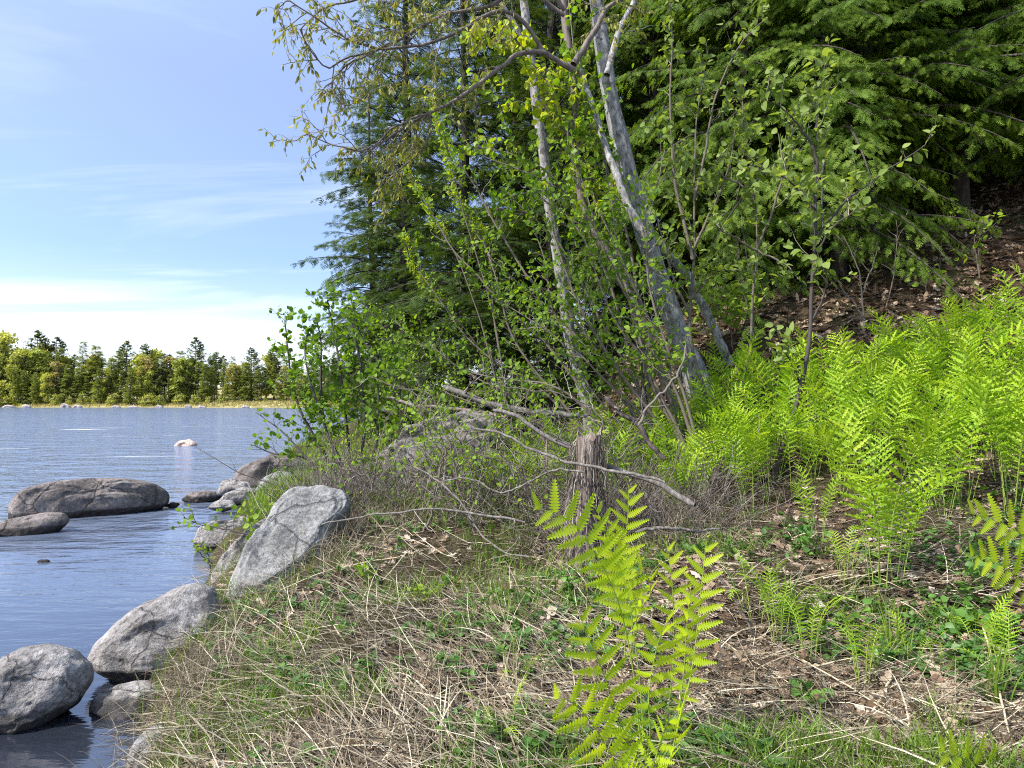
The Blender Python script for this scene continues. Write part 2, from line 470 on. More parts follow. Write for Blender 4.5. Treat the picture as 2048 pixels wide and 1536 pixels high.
def water_mat():
    m, nt, out = newmat('river_water')
    geo = N(nt, 'NewGeometry')
    sx = N(nt, 'SeparateXYZ'); nt.links.new(geo.outputs['Position'], sx.inputs[0])

    def wave(scale, sc, det, rough=.6, dist=0.):
        mp = N(nt, 'Mapping'); mp.inputs['Scale'].default_value = sc
        mp.inputs['Rotation'].default_value = (0, 0, .25)
        nt.links.new(geo.outputs['Position'], mp.inputs[0])
        n = N(nt, 'TexNoise', inp={'Scale': scale, 'Detail': det, 'Roughness': rough, 'Distortion': dist})
        nt.links.new(mp.outputs[0], n.inputs[0])
        return n.outputs[0]
    w1 = wave(.62, (.75, 1.25, 1), 4, .6, .3)   # riffles of the main current
    w2 = wave(3.2, (.35, 1.3, 1), 4, .55)      # ripples
    # rough in the main stream, calm in the pool by the bank
    far = N(nt, 'MapRange'); far.inputs[1].default_value = 9; far.inputs[2].default_value = 19; far.inputs[3].default_value = .05; far.inputs[4].default_value = 1.
    nt.links.new(sx.outputs[1], far.inputs[0])
    b1 = N(nt, 'Bump', inp={'Distance': .55}); nt.links.new(far.outputs[0], b1.inputs['Strength']); nt.links.new(w1, b1.inputs['Height'])
    far2 = N(nt, 'MapRange'); far2.inputs[1].default_value = 6; far2.inputs[2].default_value = 16; far2.inputs[3].default_value = .16; far2.inputs[4].default_value = .35
    nt.links.new(sx.outputs[1], far2.inputs[0])
    b2 = N(nt, 'Bump', inp={'Distance': .12}); nt.links.new(far2.outputs[0], b2.inputs['Strength']); nt.links.new(w2, b2.inputs['Height'])
    nt.links.new(b1.outputs[0], b2.inputs['Normal'])
    gl = N(nt, 'BsdfGlossy', inp={'Roughness': .1, 'Color': (.95, .97, 1, 1)})
    nt.links.new(b2.outputs[0], gl.inputs['Normal'])
    tr = N(nt, 'BsdfTransparent', inp={'Color': (.42, .36, .27, 1)})
    fr = N(nt, 'Fresnel', inp={'IOR': 2.7}); nt.links.new(b2.outputs[0], fr.inputs['Normal'])
    ms = N(nt, 'MixShader'); nt.links.new(fr.outputs[0], ms.inputs[0])
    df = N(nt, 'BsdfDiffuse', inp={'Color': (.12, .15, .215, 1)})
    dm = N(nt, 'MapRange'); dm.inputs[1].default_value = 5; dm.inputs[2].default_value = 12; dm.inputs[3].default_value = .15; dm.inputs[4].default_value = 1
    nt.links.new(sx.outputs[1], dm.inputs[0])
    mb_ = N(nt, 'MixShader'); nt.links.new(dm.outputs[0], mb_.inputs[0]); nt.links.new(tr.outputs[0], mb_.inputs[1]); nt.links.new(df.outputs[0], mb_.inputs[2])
    nt.links.new(mb_.outputs[0], ms.inputs[1]); nt.links.new(gl.outputs[0], ms.inputs[2])
    # foam on the riffles
    wf = wave(.55, (.16, 1.1, 1), 7, .72, .2)
    ff = ramp(nt, wf, [(.615, 0), (.67, 1)])
    y1 = N(nt, 'MapRange', interpolation_type='SMOOTHSTEP'); y1.inputs[1].default_value = 20; y1.inputs[2].default_value = 34
    y2 = N(nt, 'MapRange', interpolation_type='SMOOTHSTEP'); y2.inputs[1].default_value = 52; y2.inputs[2].default_value = 80; y2.inputs[3].default_value = 1; y2.inputs[4].default_value = .25
    nt.links.new(sx.outputs[1], y1.inputs[0]); nt.links.new(sx.outputs[1], y2.inputs[0])
    k = N(nt, 'Math', operation='MULTIPLY'); nt.links.new(y1.outputs[0], k.inputs[0]); nt.links.new(y2.outputs[0], k.inputs[1])
    k2 = N(nt, 'Math', operation='MULTIPLY'); nt.links.new(k.outputs[0], k2.inputs[0]); nt.links.new(ff, k2.inputs[1])
    fo = N(nt, 'BsdfDiffuse', inp={'Color': (.8, .8, .82, 1)})
    m2 = N(nt, 'MixShader'); nt.links.new(k2.outputs[0], m2.inputs[0]); nt.links.new(ms.outputs[0], m2.inputs[1]); nt.links.new(fo.outputs[0], m2.inputs[2])
    nt.links.new(m2.outputs[0], out.inputs[0])
    return m


# ------------------------------------------------------------------ ground and water sheets
def sheet(name, xs, ys, zf, mat):
    X, Y = np.meshgrid(xs, ys)
    Z = zf(X, Y)
    V = np.stack([X, Y, Z], -1).reshape(-1, 3)
    nx, ny = len(xs), len(ys)
    i = np.arange(ny - 1)[:, None]; j = np.arange(nx - 1)[None]
    q = np.stack([i * nx + j, i * nx + j + 1, (i + 1) * nx + j + 1, (i + 1) * nx + j], -1).reshape(-1, 4)
    mb = MB(); mb.add(V, q)
    o = mb.build(name, mat)
    o['kind'] = 'structure'
    return o


def graded(a, b, fine0, fine1, step, grow=1.12):
    out = list(np.arange(fine0, fine1, step))
    s, x = step, fine1
    while x < b:
        out.append(x); s *= grow; x += s
    out.append(b)
    s, x = step, fine0
    pre = []
    while x > a:
        s *= grow; x -= s; pre.append(max(x, a))
    return np.array(sorted(set(pre + out)))


ys = graded(-25, 5000, .5, 14, .07, 1.05)
ys = np.unique(np.concatenate([ys, np.arange(190, 225, 1.)]))
ground = sheet('ground', graded(-5000, 5000, -7, 9, .08, 1.06), ys, hgt, ground_mat())
ground['label'] = 'river bank, wooded slope and far shore ground'
water = sheet('river', np.linspace(-900, 900, 3), np.linspace(-30, 230, 3), lambda X, Y: X * 0, water_mat())
water['label'] = 'blue rippled river water'

# ------------------------------------------------------------------ rocks
_ico = {}


def ico(n):
    if n not in _ico:
        bm = bmesh.new(); bmesh.ops.create_icosphere(bm, subdivisions=n, radius=1)
        V = np.array([v.co[:] for v in bm.verts]); Fc = np.array([[v.index for v in f.verts] for f in bm.faces])
        bm.free(); _ico[n] = (V, Fc)
    return _ico[n]


def rock(poly, d, label, mat, yaw=0., lean=0., thick=.8, sub=5, amp=.05, p=.75, q=.85, group=None, seed=0, cat='boulder', name='boulder', anchor=None):
    """outline seen from the front, standing in its own plane at distance d (yaw, lean), with real depth"""
    poly = np.array(poly, float)
    ya, le = math.radians(yaw), math.radians(lean)
    ax, ay = anchor if anchor else poly.mean(0)
    B = P(ax, ay, d)
    u = np.array([math.cos(ya), math.sin(ya), 0]); nh = np.array([-math.sin(ya), math.cos(ya), 0])
    w = math.cos(le) * np.array([0, 0, 1.]) + math.sin(le) * nh
    n = np.cross(u, w); n = n if n[1] > 0 else -n
    pts = []
    for px, py in poly:
        r = ray(px, py); o = np.array([0, 0, ZC])
        t = np.dot(B - o, n) / np.dot(r, n)
        h = o + r * t - B
        pts.append((np.dot(h, u), np.dot(h, w)))
    pts = np.array(pts); c = (pts.max(0) + pts.min(0)) / 2; pts = pts - c
    B = B + c[0] * u + c[1] * w
    th = np.linspace(-PI, PI, 361)
    R = np.zeros(361)
    for k, t in enumerate(th):
        dx, dy = math.cos(t), math.sin(t); best = 1e-3
        for a, b in zip(pts, np.roll(pts, -1, 0)):
            e = b - a; den = dx * e[1] - dy * e[0]
            if abs(den) < 1e-12: continue
            tt = (a[0] * e[1] - a[1] * e[0]) / den; ss = (a[0] * dy - a[1] * dx) / den
            if -1e-6 <= ss <= 1 + 1e-6 and tt > best: best = tt
        R[k] = best
    ker = np.hanning(17); ker /= ker.sum()
    R = np.convolve(np.concatenate([R[-9:-1], R, R[1:9]]), ker, 'valid')
    V, Fc = ico(sub)
    V = V.copy()
    gr = np.random.default_rng(seed + 500)
    for _ in range(9):
        nn = gr.normal(size=3); nn[1] = -abs(nn[1]) - .35; nn /= np.linalg.norm(nn)
        hh = gr.uniform(.8, .95)
        ex = V @ nn - hh
        V = V - np.where(ex > 0, ex * .9, 0)[:, None] * nn
    a, b_, e = V[:, 0], V[:, 2], V[:, 1]
    rad = np.sqrt(a * a + b_ * b_); ang = np.arctan2(b_, a)
    Rr = np.interp(ang, th, R) * np.power(np.maximum(rad, 1e-6), p)
    size = R.mean()
    T = size * thick
    dep = np.sign(e) * np.power(np.abs(e), q) * T
    Q = np.stack([Rr * np.cos(ang), Rr * np.sin(ang), dep], -1)
    nz = fbm(V[:, 0] * 2.2 + seed, V[:, 1] * 2.2, V[:, 2] * 2.2, seed, 6)
    rg = 1 - np.abs(fbm(V[:, 0] * 1.6 + 9, V[:, 1] * 1.6 + seed, V[:, 2] * 3.1, seed + 4, 4))
    off = amp * (nz * .9 + (rg - .6) * .5)
    Q[:, 2] *= 1 + 1.6 * off * 2
    Q[:, :2] *= (1 + off * np.where(rad > .8, .55, 1.))[:, None]
    Wd = B + Q[:, :1] * u + Q[:, 1:2] * w + Q[:, 2:] * n
    base = np.array([B[0], B[1], Wd[:, 2].min()])
    mb = MB(); mb.add(Wd, Fc)
    o = mb.build(name, mat, None, True, base)
    return tag(o, label, cat, group)


rock([(15, 1060), (14, 1012), (40, 978), (100, 963), (180, 956), (260, 957), (305, 963), (330, 976), (345, 992), (335, 1015), (240, 1040), (150, 1062), (60, 1075)], 13.2,
     'large dark rounded boulder rising from the river on the left', M['rock_dark'], 32, 6, .55, 6, .06, .7, .8, seed=3)
rock([(-40, 1075), (-20, 1050), (40, 1034), (90, 1025), (130, 1026), (140, 1040), (110, 1070), (40, 1090)], 11.3,
     'low flat grey rock in front of the large dark river boulder', M['rock_dark'], 20, 20, .5, 5, .05, seed=8)
rock([(-75, 1420), (-50, 1345), (0, 1318), (50, 1294), (100, 1287), (150, 1300), (180, 1328), (182, 1362), (150, 1410), (90, 1450), (20, 1480), (-60, 1480)], 4.75,
     'speckled grey boulder cut by the lower left frame edge', M['rock'], 15, 18, .7, 6, .04, seed=12)
rock([(178, 1325), (188, 1292), (230, 1245), (290, 1204), (340, 1180), (392, 1167), (428, 1176), (440, 1215), (440, 1270), (415, 1320), (370, 1360), (320, 1378), (255, 1366), (200, 1348)], 5.55,
     'big smooth egg shaped grey boulder at the edge of the grassy bank', M['rock'], 12, 16, .75, 6, .04, seed=21)
rock([(178, 1420), (200, 1385), (240, 1367), (290, 1360), (325, 1378), (335, 1430), (290, 1470), (215, 1460)], 4.9,
     'small half wet boulder tucked under the egg shaped boulder', M['rock'], 0, 20, .7, 5, .05, seed=31)
rock([(440, 1225), (458, 1165), (500, 1095), (548, 1026), (580, 998), (640, 990), (690, 998), (702, 1025), (685, 1050), (662, 1080), (655, 1115), (625, 1150), (570, 1190), (505, 1235)], 6.75,
     'large pale grey slab of rock sloping up from the grassy bank', M['rock_pale'], 22, 54, .5, 6, .05, .5, .65, seed=44)
rock([(408, 1200), (420, 1150), (448, 1110), (485, 1070), (530, 1036), (572, 1024), (570, 1052), (520, 1110), (480, 1165), (450, 1212)], 7.6,
     'cracked layered grey rock left of the pale sloping slab', M['rock'], 25, 40, .5, 5, .09, .6, .8, seed=51)
rock([(385, 1088), (398, 1058), (440, 1044), (490, 1037), (535, 1044), (535, 1078), (475, 1104), (405, 1106)], 10.2,
     'flat topped grey rock at the water by the cracked rock', M['rock'], 10, 25, .7, 5, .07, .55, .7, seed=60)
rock([(462, 975), (478, 940), (510, 917), (552, 906), (592, 910), (615, 930), (618, 990), (560, 1000), (480, 1000)], 15.4,
     'dark domed boulder on the shore behind the smaller stones', M['rock_dark'], 10, 10, .8, 5, .05, seed=71)
rock([(505, 990), (528, 957), (560, 942), (592, 947), (600, 985), (545, 1000)], 14.2, 'pale bluish stone leaning against the dark domed boulder', M['rock_pale'], 0, 20, .7, 5, .05, seed=72)
rock([(432, 995), (448, 962), (480, 955), (515, 962), (520, 985), (490, 1000)], 15., 'mossy grey stone left of the dark domed boulder', M['rock'], 0, 15, .8, 5, .08, seed=73)
rock([(363, 1002), (383, 984), (415, 980), (436, 984), (440, 1000), (400, 1012)], 14.8, 'low dark stone farthest out in the water of the shore stones', M['rock_dark'], 0, 15, .8, 4, .06, seed=74)
rock([(430, 1006), (452, 985), (490, 973), (512, 979), (510, 1003), (465, 1014)], 14., 'smooth grey oval stone on the shore below the mossy stone', M['rock'], 15, 15, .7, 5, .04, seed=75)
rock([(412, 1017), (437, 1000), (466, 1000), (474, 1014), (445, 1024)], 13.2, 'small flat stone at the water below the oval stone', M['rock'], 0, 20, .8, 4, .06, seed=76)
rock([(492, 1016), (515, 998), (558, 998), (566, 1022), (525, 1034)], 12.8, 'pale broken stone above the flat topped rock', M['rock_pale'], 0, 20, .8, 4, .1, seed=77)
rock([(515, 1050), (535, 1022), (580, 1013), (600, 1035), (570, 1056)], 11.5, 'jagged pale stone beside the top of the sloping slab', M['rock_pale'], 0, 20, .8, 4, .12, seed=78)
rock([(600, 940), (615, 912), (640, 896), (662, 905), (672, 935)], 22., 'pointed brown rock at the waterline behind the leafy shrub', M['rock_dark'], 0, 5, .8, 4, .06, seed=79)
rock([(755, 1010), (766, 930), (780, 893), (822, 858), (880, 836), (950, 828), (1000, 838), (1020, 880), (1010, 940), (960, 990), (880, 1020), (800, 1025)], 9.4,
     'big grey lichen covered boulder behind the brush at centre', M['rock_mid'], -18, 14, .6, 6, .1, .5, .7, seed=90)
rock([(346, 894), (358, 882), (378, 878), (392, 886), (395, 894), (372, 899)], 33, 'small pink rock alone in the middle of the river', M['rock_pink'], 0, 0, .8, 4, .05, seed=95)
rock([(240, 1560), (262, 1495), (295, 1455), (325, 1448), (345, 1490), (330, 1550), (280, 1600)], 4.0, 'pale rock showing under the grass at the bottom of the bank', M['rock_pale'], 20, 20, .6, 5, .07, seed=97)
rock([(70, 1124), (80, 1119), (95, 1119), (102, 1124), (85, 1130)], 9.3, 'tiny dark stone tip breaking the calm water', M['rock_dark'], 0, 0, .8, 3, .06, seed=98, name='stone', cat='stone')
rock([(325, 1013), (345, 1004), (362, 1007), (352, 1016)], 14., 'small wet stone just off the right end of the river boulder', M['rock_dark'], 0, 0, .7, 3, .06, seed=99, name='stone', cat='stone')
k = 0
for px, w_, h_, lab in [(18, 30, 7, 'long bleached boulder at the left end of the far shoreline'), (52, 22, 9, 'second bleached boulder from the left frame edge on the far shore'),
                        (130, 24, 12, 'tallest pinkish boulder of the far shoreline'), (154, 22, 8, 'whitish boulder touching the tallest pinkish one on far shore'),
                        (232, 20, 6, 'lone bleached boulder on far shore above the river boulder'), (266, 26, 5, 'low bleached stone on far shore right of the lone boulder'),
                        (318, 18, 7, 'bleached boulder on far shore left of the pink rock'), (376, 16, 8, 'white boulder on far shore directly above the pink rock'),
                        (402, 22, 6, 'whitish flat boulder on far shore right of the pink rock'), (490, 20, 7, 'pale far shore boulder beside the twigs of the shrub')]:
    dd = 199 + 3 * math.sin(0)
    x = (px - 1024) / F * 200
    yb = 200 + 3 * math.sin(x * .03) + 2 * math.sin(x * .11 + 1)
    k += 1
    yy = 800 + 2.3 * F / (yb - .3)
    rock([(px - w_ / 2, yy + 3), (px - w_ * .4, yy - h_ * .35), (px - w_ * .1, yy - h_ * .75), (px + w_ * .25, yy - h_ * .5), (px + w_ / 2, yy - 1), (px + w_ * .4, yy + 3)], yb - .3, lab,
         M['rock_white'], 0, 0, .6, 3, .16, seed=100 + k, group='bleached boulders along the far shore')

# ------------------------------------------------------------------ foliage templates
# broad ovate leaf, folded along the midrib: x along, y across, z up


def ovate(w=.36, fold=.12, curl=.12):
    xs = np.array([0, .18, .42, .68, .88, 1.])
    ws = np.array([0, .72, 1., .8, .38, 0]) * w
    V = [];
    for x, a in zip(xs, ws):
        z = -curl * x * x
        V += [(x, 0, z), (x, a, z + fold * a / w), (x, -a, z + fold * a / w)]
    V = np.array(V); q = []
    for i in range(5):
        a, b = 3 * i, 3 * i + 3
        q += [(a, b, b + 1, a + 1), (a, a + 2, b + 2, b)]
    return V, np.array(q)


LEAF = ovate()
LEAF_R = ovate(.43, .08, .15)
LEAF_N = ovate(.17, .05, .25)
DIAM = (np.array([(0, 0, 0), (.45, .3, .04), (1, 0, -.06), (.45, -.3, .04)]), np.array([(0, 1, 2, 3)]))


def feather(n=6, w=.42, ang=.95):
    V = []; q = []

    def leaflet(b, d, L, wd):
        d = np.array(d); s = np.array([-d[1], d[0], 0])
        k = len(V)
        V.extend([b, b + d * L * .45 + s * wd, b + d * L, b + d * L * .45 - s * wd]); q.append((k, k + 1, k + 2, k + 3))
    for i in range(n):
        t = .08 + .86 * i / n
        L = w * (1 - .75 * t) * (1 if i else .8)
        for sg in (1, -1):
            a = ang * (1 - .25 * t)
            leaflet(np.array([t, 0, -.1 * t * t]), (math.cos(a), sg * math.sin(a), -.06), L, .045)
    leaflet(np.array([0, 0, 0.]), (1., 0, -.1), 1., .035)
    return np.array(V, float), np.array(q)


FEATH = feather()
FEATH_S = feather(4, .5)


# ------------------------------------------------------------------ conifers
def conifer(name, h, r, z0, nb, mat, bark, seed, lean=0., spray=.3, droop=.35, dens=1., top=1., tpl=FEATH, trunk_r=None, vert=0., prof=.75):
    """returns root Empty at origin with trunk and crown"""
    g = np.random.default_rng(seed)
    root = empty(name, (0, 0, 0))
    tr = trunk_r or h * .012
    mb = MB()
    zz = np.linspace(-.4, h, 18)
    tp = np.stack([.06 * np.sin(zz * .7 + seed), .06 * np.cos(zz * .5 + seed), zz], -1)
    tubes(mb, tp, tr * (1.05 - zz / h) ** .9 + .01, 10)
    # branches
    t = np.sort(g.random(nb)) ** .9
    z = z0 + (h - z0) * t
    az = g.random(nb) * 2 * PI
    L = r * ((1 - t) ** prof * .95 + .05) * g.uniform(.55, 1.1, nb) * np.minimum(1, .65 + t * 3)
    m = 9
    s = np.linspace(0, 1, m)
    up0 = g.uniform(-.05, .35, nb) + .25 * t
    dz = up0[:, None] * s - (droop * g.uniform(.6, 1.5, nb) * (1 - .6 * t))[:, None] * s ** 2
    dirh = np.stack([np.cos(az), np.sin(az)], -1)
    bend = g.normal(0, .12, nb)
    side = np.stack([-dirh[:, 1], dirh[:, 0]], -1)
    hor = dirh[:, None] * s[None, :, None] + side[:, None] * (bend[:, None] * s ** 2)[..., None]
    Bp = np.empty((nb, m, 3))
    Bp[..., :2] = hor * L[:, None, None]
    Bp[..., 2] = z[:, None] + dz * L[:, None]
    br = (.006 + .011 * L)[:, None] * (1 - .85 * s)
    tubes(mb, Bp, br, 5)
    trunk = mb.build('trunk', bark, root)
    # twigs on branches, both sides
    cb = MB()
    nt = np.maximum(3, (L * 9 * dens).astype(int))
    bi = np.repeat(np.arange(nb), nt)
    ts = g.uniform(.12, 1., len(bi)) ** .8
    fi = ts * (m - 1); i0 = np.minimum(fi.astype(int), m - 2); fr = (fi - i0)[:, None]
    O = Bp[bi, i0] * (1 - fr) + Bp[bi, i0 + 1] * fr
    Tn = norm(Bp[bi, i0 + 1] - Bp[bi, i0])
    sg = np.where(g.random(len(bi)) < .5, -1., 1.)
    Sd = norm(np.cross(Tn, np.array([0, 0, 1.]))) * sg[:, None]
    tl = L[bi] * .34 * (1.08 - ts) * g.uniform(.5, 1.2, len(bi)) + spray * .5
    D = norm(Tn * g.uniform(.35, .9, len(bi))[:, None] + Sd + g.normal(0, .12, (len(bi), 3)) + np.array([0, 0, -.15]))
    # sprays along each twig
    ns = np.maximum(2, (tl / spray * 2.6).astype(int))
    ti = np.repeat(np.arange(len(bi)), ns)
    u = g.random(len(ti))
    So = O[ti] + D[ti] * (tl[ti] * u)[:, None] + np.array([0, 0, -1.]) * (droop * .5 * tl[ti] * u ** 2)[:, None]
    sg2 = np.where(g.random(len(ti)) < .5, -1., 1.)
    Sd2 = norm(np.cross(D[ti], np.array([0, 0, 1.]))) * sg2[:, None]
    Sdir = norm(D[ti] * 1. + Sd2 * g.uniform(.0, .9, len(ti))[:, None] + g.normal(0, .18, (len(ti), 3)) + np.array([0, 0, -.25 * droop / .35]))
    odir = So.copy(); odir[:, 2] = 0
    U = norm(np.array([0, 0, 1.]) * (1 - vert) + norm(odir) * vert * 1.1 + g.normal(0, .35, (len(ti), 3)))
    Sdir = norm(Sdir + np.array([0, 0, -.55]) * vert)
    X, Yv, Z = frames(Sdir, U)
    S = spray * g.uniform(.65, 1.25, len(ti))
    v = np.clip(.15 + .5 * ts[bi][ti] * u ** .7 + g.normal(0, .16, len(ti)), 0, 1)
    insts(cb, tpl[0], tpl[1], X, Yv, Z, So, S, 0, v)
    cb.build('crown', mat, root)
    return root


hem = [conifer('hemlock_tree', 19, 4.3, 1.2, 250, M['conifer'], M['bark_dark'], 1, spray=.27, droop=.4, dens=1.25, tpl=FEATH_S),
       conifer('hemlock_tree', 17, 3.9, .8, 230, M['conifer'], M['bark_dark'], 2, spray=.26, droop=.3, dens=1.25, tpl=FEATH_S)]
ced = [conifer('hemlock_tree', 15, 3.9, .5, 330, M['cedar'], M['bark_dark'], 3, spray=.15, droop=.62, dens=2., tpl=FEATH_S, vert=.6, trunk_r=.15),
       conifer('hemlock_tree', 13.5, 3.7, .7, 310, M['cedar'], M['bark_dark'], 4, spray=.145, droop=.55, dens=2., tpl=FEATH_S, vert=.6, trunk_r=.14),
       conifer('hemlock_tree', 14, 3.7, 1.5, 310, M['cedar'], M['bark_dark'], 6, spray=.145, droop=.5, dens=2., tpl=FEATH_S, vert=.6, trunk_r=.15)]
for r_ in hem + ced:
    tag(r_, 'x', 'conifer')
_used = {}


def plant(protos, k, x, y, rz, s, label, group=None, tilt=(0, 0), zoff=0.):
    r = protos[k]
    loc = (x, y, H(x, y) + zoff - .1)
    if id(r) not in _used:
        _used[id(r)] = 1
        r.location = loc; r.rotation_euler = (*tilt, rz); r.scale = (s,) * 3
        r['label'] = label
        if group: r['group'] = group
        return r
    return copy_thing(r, loc, rz, s, label, group, tilt)


GC = 'dark conifers on the river bank'
plant(hem, 0, -3.7, 22.5, .3, 1.02, 'tallest dark conifer of the bank, its branches reaching over the water', GC)
plant(hem, 1, -5.6, 27, 1.2, .85, 'dark conifer leaning out farthest left toward the river', GC, (.0, -.06))
plant(hem, 1, .2, 18.5, 2.2, 1.0, 'dark conifer right behind the yellow leaved twigs at upper centre', GC)
plant(hem, 0, 1.5, 24, 4.1, 1.1, 'dark conifer standing behind the thin pale trunk', GC)
plant(hem, 0, -6.2, 36, 5.2, .75, 'distant dark conifer at the left end of the bank woods', GC)
plant(hem, 1, 3.2, 16.5, .7, .95, 'dark conifer between the two pale leaning trunks', GC)
plant(hem, 0, 5.2, 20, 3.3, 1.05, 'tall dark conifer high behind the forked pale trunk', GC)
plant(hem, 1, .9, 14.6, 1.9, .85, 'dark conifer close behind the leaning shrubs at the centre', GC)
plant(hem, 0, -1.3, 17.2, 5.0, .8, 'dark conifer with low branches behind the leafy shrubs', GC)
plant(hem, 0, -4.6, 31, 2.9, .8, 'dark conifer whose low branches hang beside the left shrub', GC)
GH = 'light green conifers on the wooded slope'
plant(ced, 0, 4.6, 12.6, .4, 1.0, 'feathery conifer on the slope just right of the pale leaning trunk', GH)
plant(ced, 2, 6.9, 12.4, 2.1, 1.05, 'feathery conifer with dark trunk above the upper fern bed', GH)
plant(ced, 2, 8.9, 12.9, 3.6, 1.05, 'feathery conifer with drooping bright sprays at upper right', GH)
plant(ced, 2, 10.3, 11.6, 5.1, 1.0, 'feathery conifer cut by the right frame edge', GH)
plant(ced, 0, 5.9, 11.8, 1.0, .85, 'lowest hanging feathery conifer right behind the sapling tops', GH)
plant(ced, 1, 5.6, 15.8, 4.4, 1.1, 'feathery conifer filling the gap behind the two nearest slope conifers', GH)
plant(ced, 0, 7.6, 16.5, 1.6, 1.15, 'feathery conifer farther up the slope behind the sapling tops', GH)
plant(ced, 0, 3.1, 14.2, 5.5, .95, 'feathery conifer behind the fork of the thick pale trunk', GH)
plant(ced, 2, 9.3, 16.2, 2.9, 1.1, 'feathery conifer standing behind the dark trunked one', GH)
plant(ced, 1, 12.2, 14.6, .2, 1.15, 'feathery conifer behind the one cut by the right frame edge', GH)
plant(ced, 1, 12.6, 18.5, .9, 1.2, 'feathery conifer high up the slope at the top right corner', GH)
plant(hem, 1, 10.5, 23, 2.7, 1.1, 'dark conifer highest on the slope behind the light green ones', GC)
plant(hem, 0, 15.5, 24, 2.0, 1.1, 'dark conifer far up the slope near the right edge', GC)

# ------------------------------------------------------------------ stems with twigs and leaves
def px_poly(pts, d0, d1=None, n=28, wob=0., seed=0, ground_base=True):
    d1 = d0 if d1 is None else d1
    k = len(pts)
    if ground_base:
        ra = float(np.clip(G(*pts[0])[1] / d0, .75, 1.6))
        d0, d1 = d0 * ra, d1 * ra
    W = np.array([P(x, y, d0 + (d1 - d0) * i / (k - 1)) for i, (x, y) in enumerate(pts)])
    S = smooth_poly(W, n, wob, seed)
    if ground_base:
        h = H(S[0, 0], S[0, 1])
        if S[0, 2] > h - .05:
            S = np.vstack([[S[0, 0] + .02, S[0, 1], h - .08], S])
        return smooth_poly(S, n)
    return S


def twig_set(g, S, n, L, t0=.25, spread=1., up=.3, along=.5, taper=.5, t1=1., m=6, curl=.25):
    """n twigs off polyline S; returns (n,m,3) points and directions"""
    k = len(S)
    t = g.uniform(t0, t1, n)
    fi = t * (k - 1); i0 = np.minimum(fi.astype(int), k - 2); fr = (fi - i0)[:, None]
    O = S[i0] * (1 - fr) + S[i0 + 1] * fr
    T = norm(S[i0 + 1] - S[i0])
    Rn = g.normal(size=(n, 3)); Rn -= (Rn * T).sum(1, keepdims=True) * T; Rn = norm(Rn)
    D = norm(T * along + Rn * spread + np.array([0, 0, up]))
    ln = L * g.uniform(.45, 1.25, n) * (1 - taper * (t - t0) / max(t1 - t0, 1e-6))
    s = np.linspace(0, 1, m)
    bend = g.normal(0, .22, (n, 3)) + np.array([0, 0, curl])
    Pp = O[:, None] + D[:, None] * (s[None, :, None] * ln[:, None, None]) + bend[:, None] * ((s ** 2)[None, :, None] * ln[:, None, None])
    Pp[:, 1:] += g.normal(0, .02, (n, m - 1, 3)) * ln[:, None, None]
    return Pp, ln


def leaves_on(g, mb, tw, ln, per_m, size, mat_slot=0, tpl=LEAF, droop=0., vmean=.5, tip=True, s0=.25, flat=.6, vsd=.2):
    n, m, _ = tw.shape
    cnt = np.maximum(1, np.round(ln * per_m * g.uniform(.6, 1.3, n)).astype(int))
    ti = np.repeat(np.arange(n), cnt)
    s = g.uniform(s0, 1., len(ti))
    if tip:
        s[np.cumsum(cnt) - 1] = 1.
    fi = s * (m - 1); i0 = np.minimum(fi.astype(int), m - 2); fr = (fi - i0)[:, None]
    O = tw[ti, i0] * (1 - fr) + tw[ti, i0 + 1] * fr
    T = norm(tw[ti, i0 + 1] - tw[ti, i0])
    D = norm(T * .55 + norm(g.normal(size=(len(ti), 3))) * .85 + np.array([0, 0, -droop]))
    U = norm(np.array([0, 0, flat]) + g.normal(0, .55, (len(ti), 3)) + np.array([-.15, -.25, 0]))
    X, Yv, Z = frames(D, U)
    S = size * g.uniform(.4, 1.35, len(ti))
    O = O + X * (S * .15)[:, None]
    insts(mb, tpl[0], tpl[1], X, Yv, Z, O, S, mat_slot, np.clip(vmean + g.normal(0, vsd, len(ti)), 0, 1))
    return len(ti)


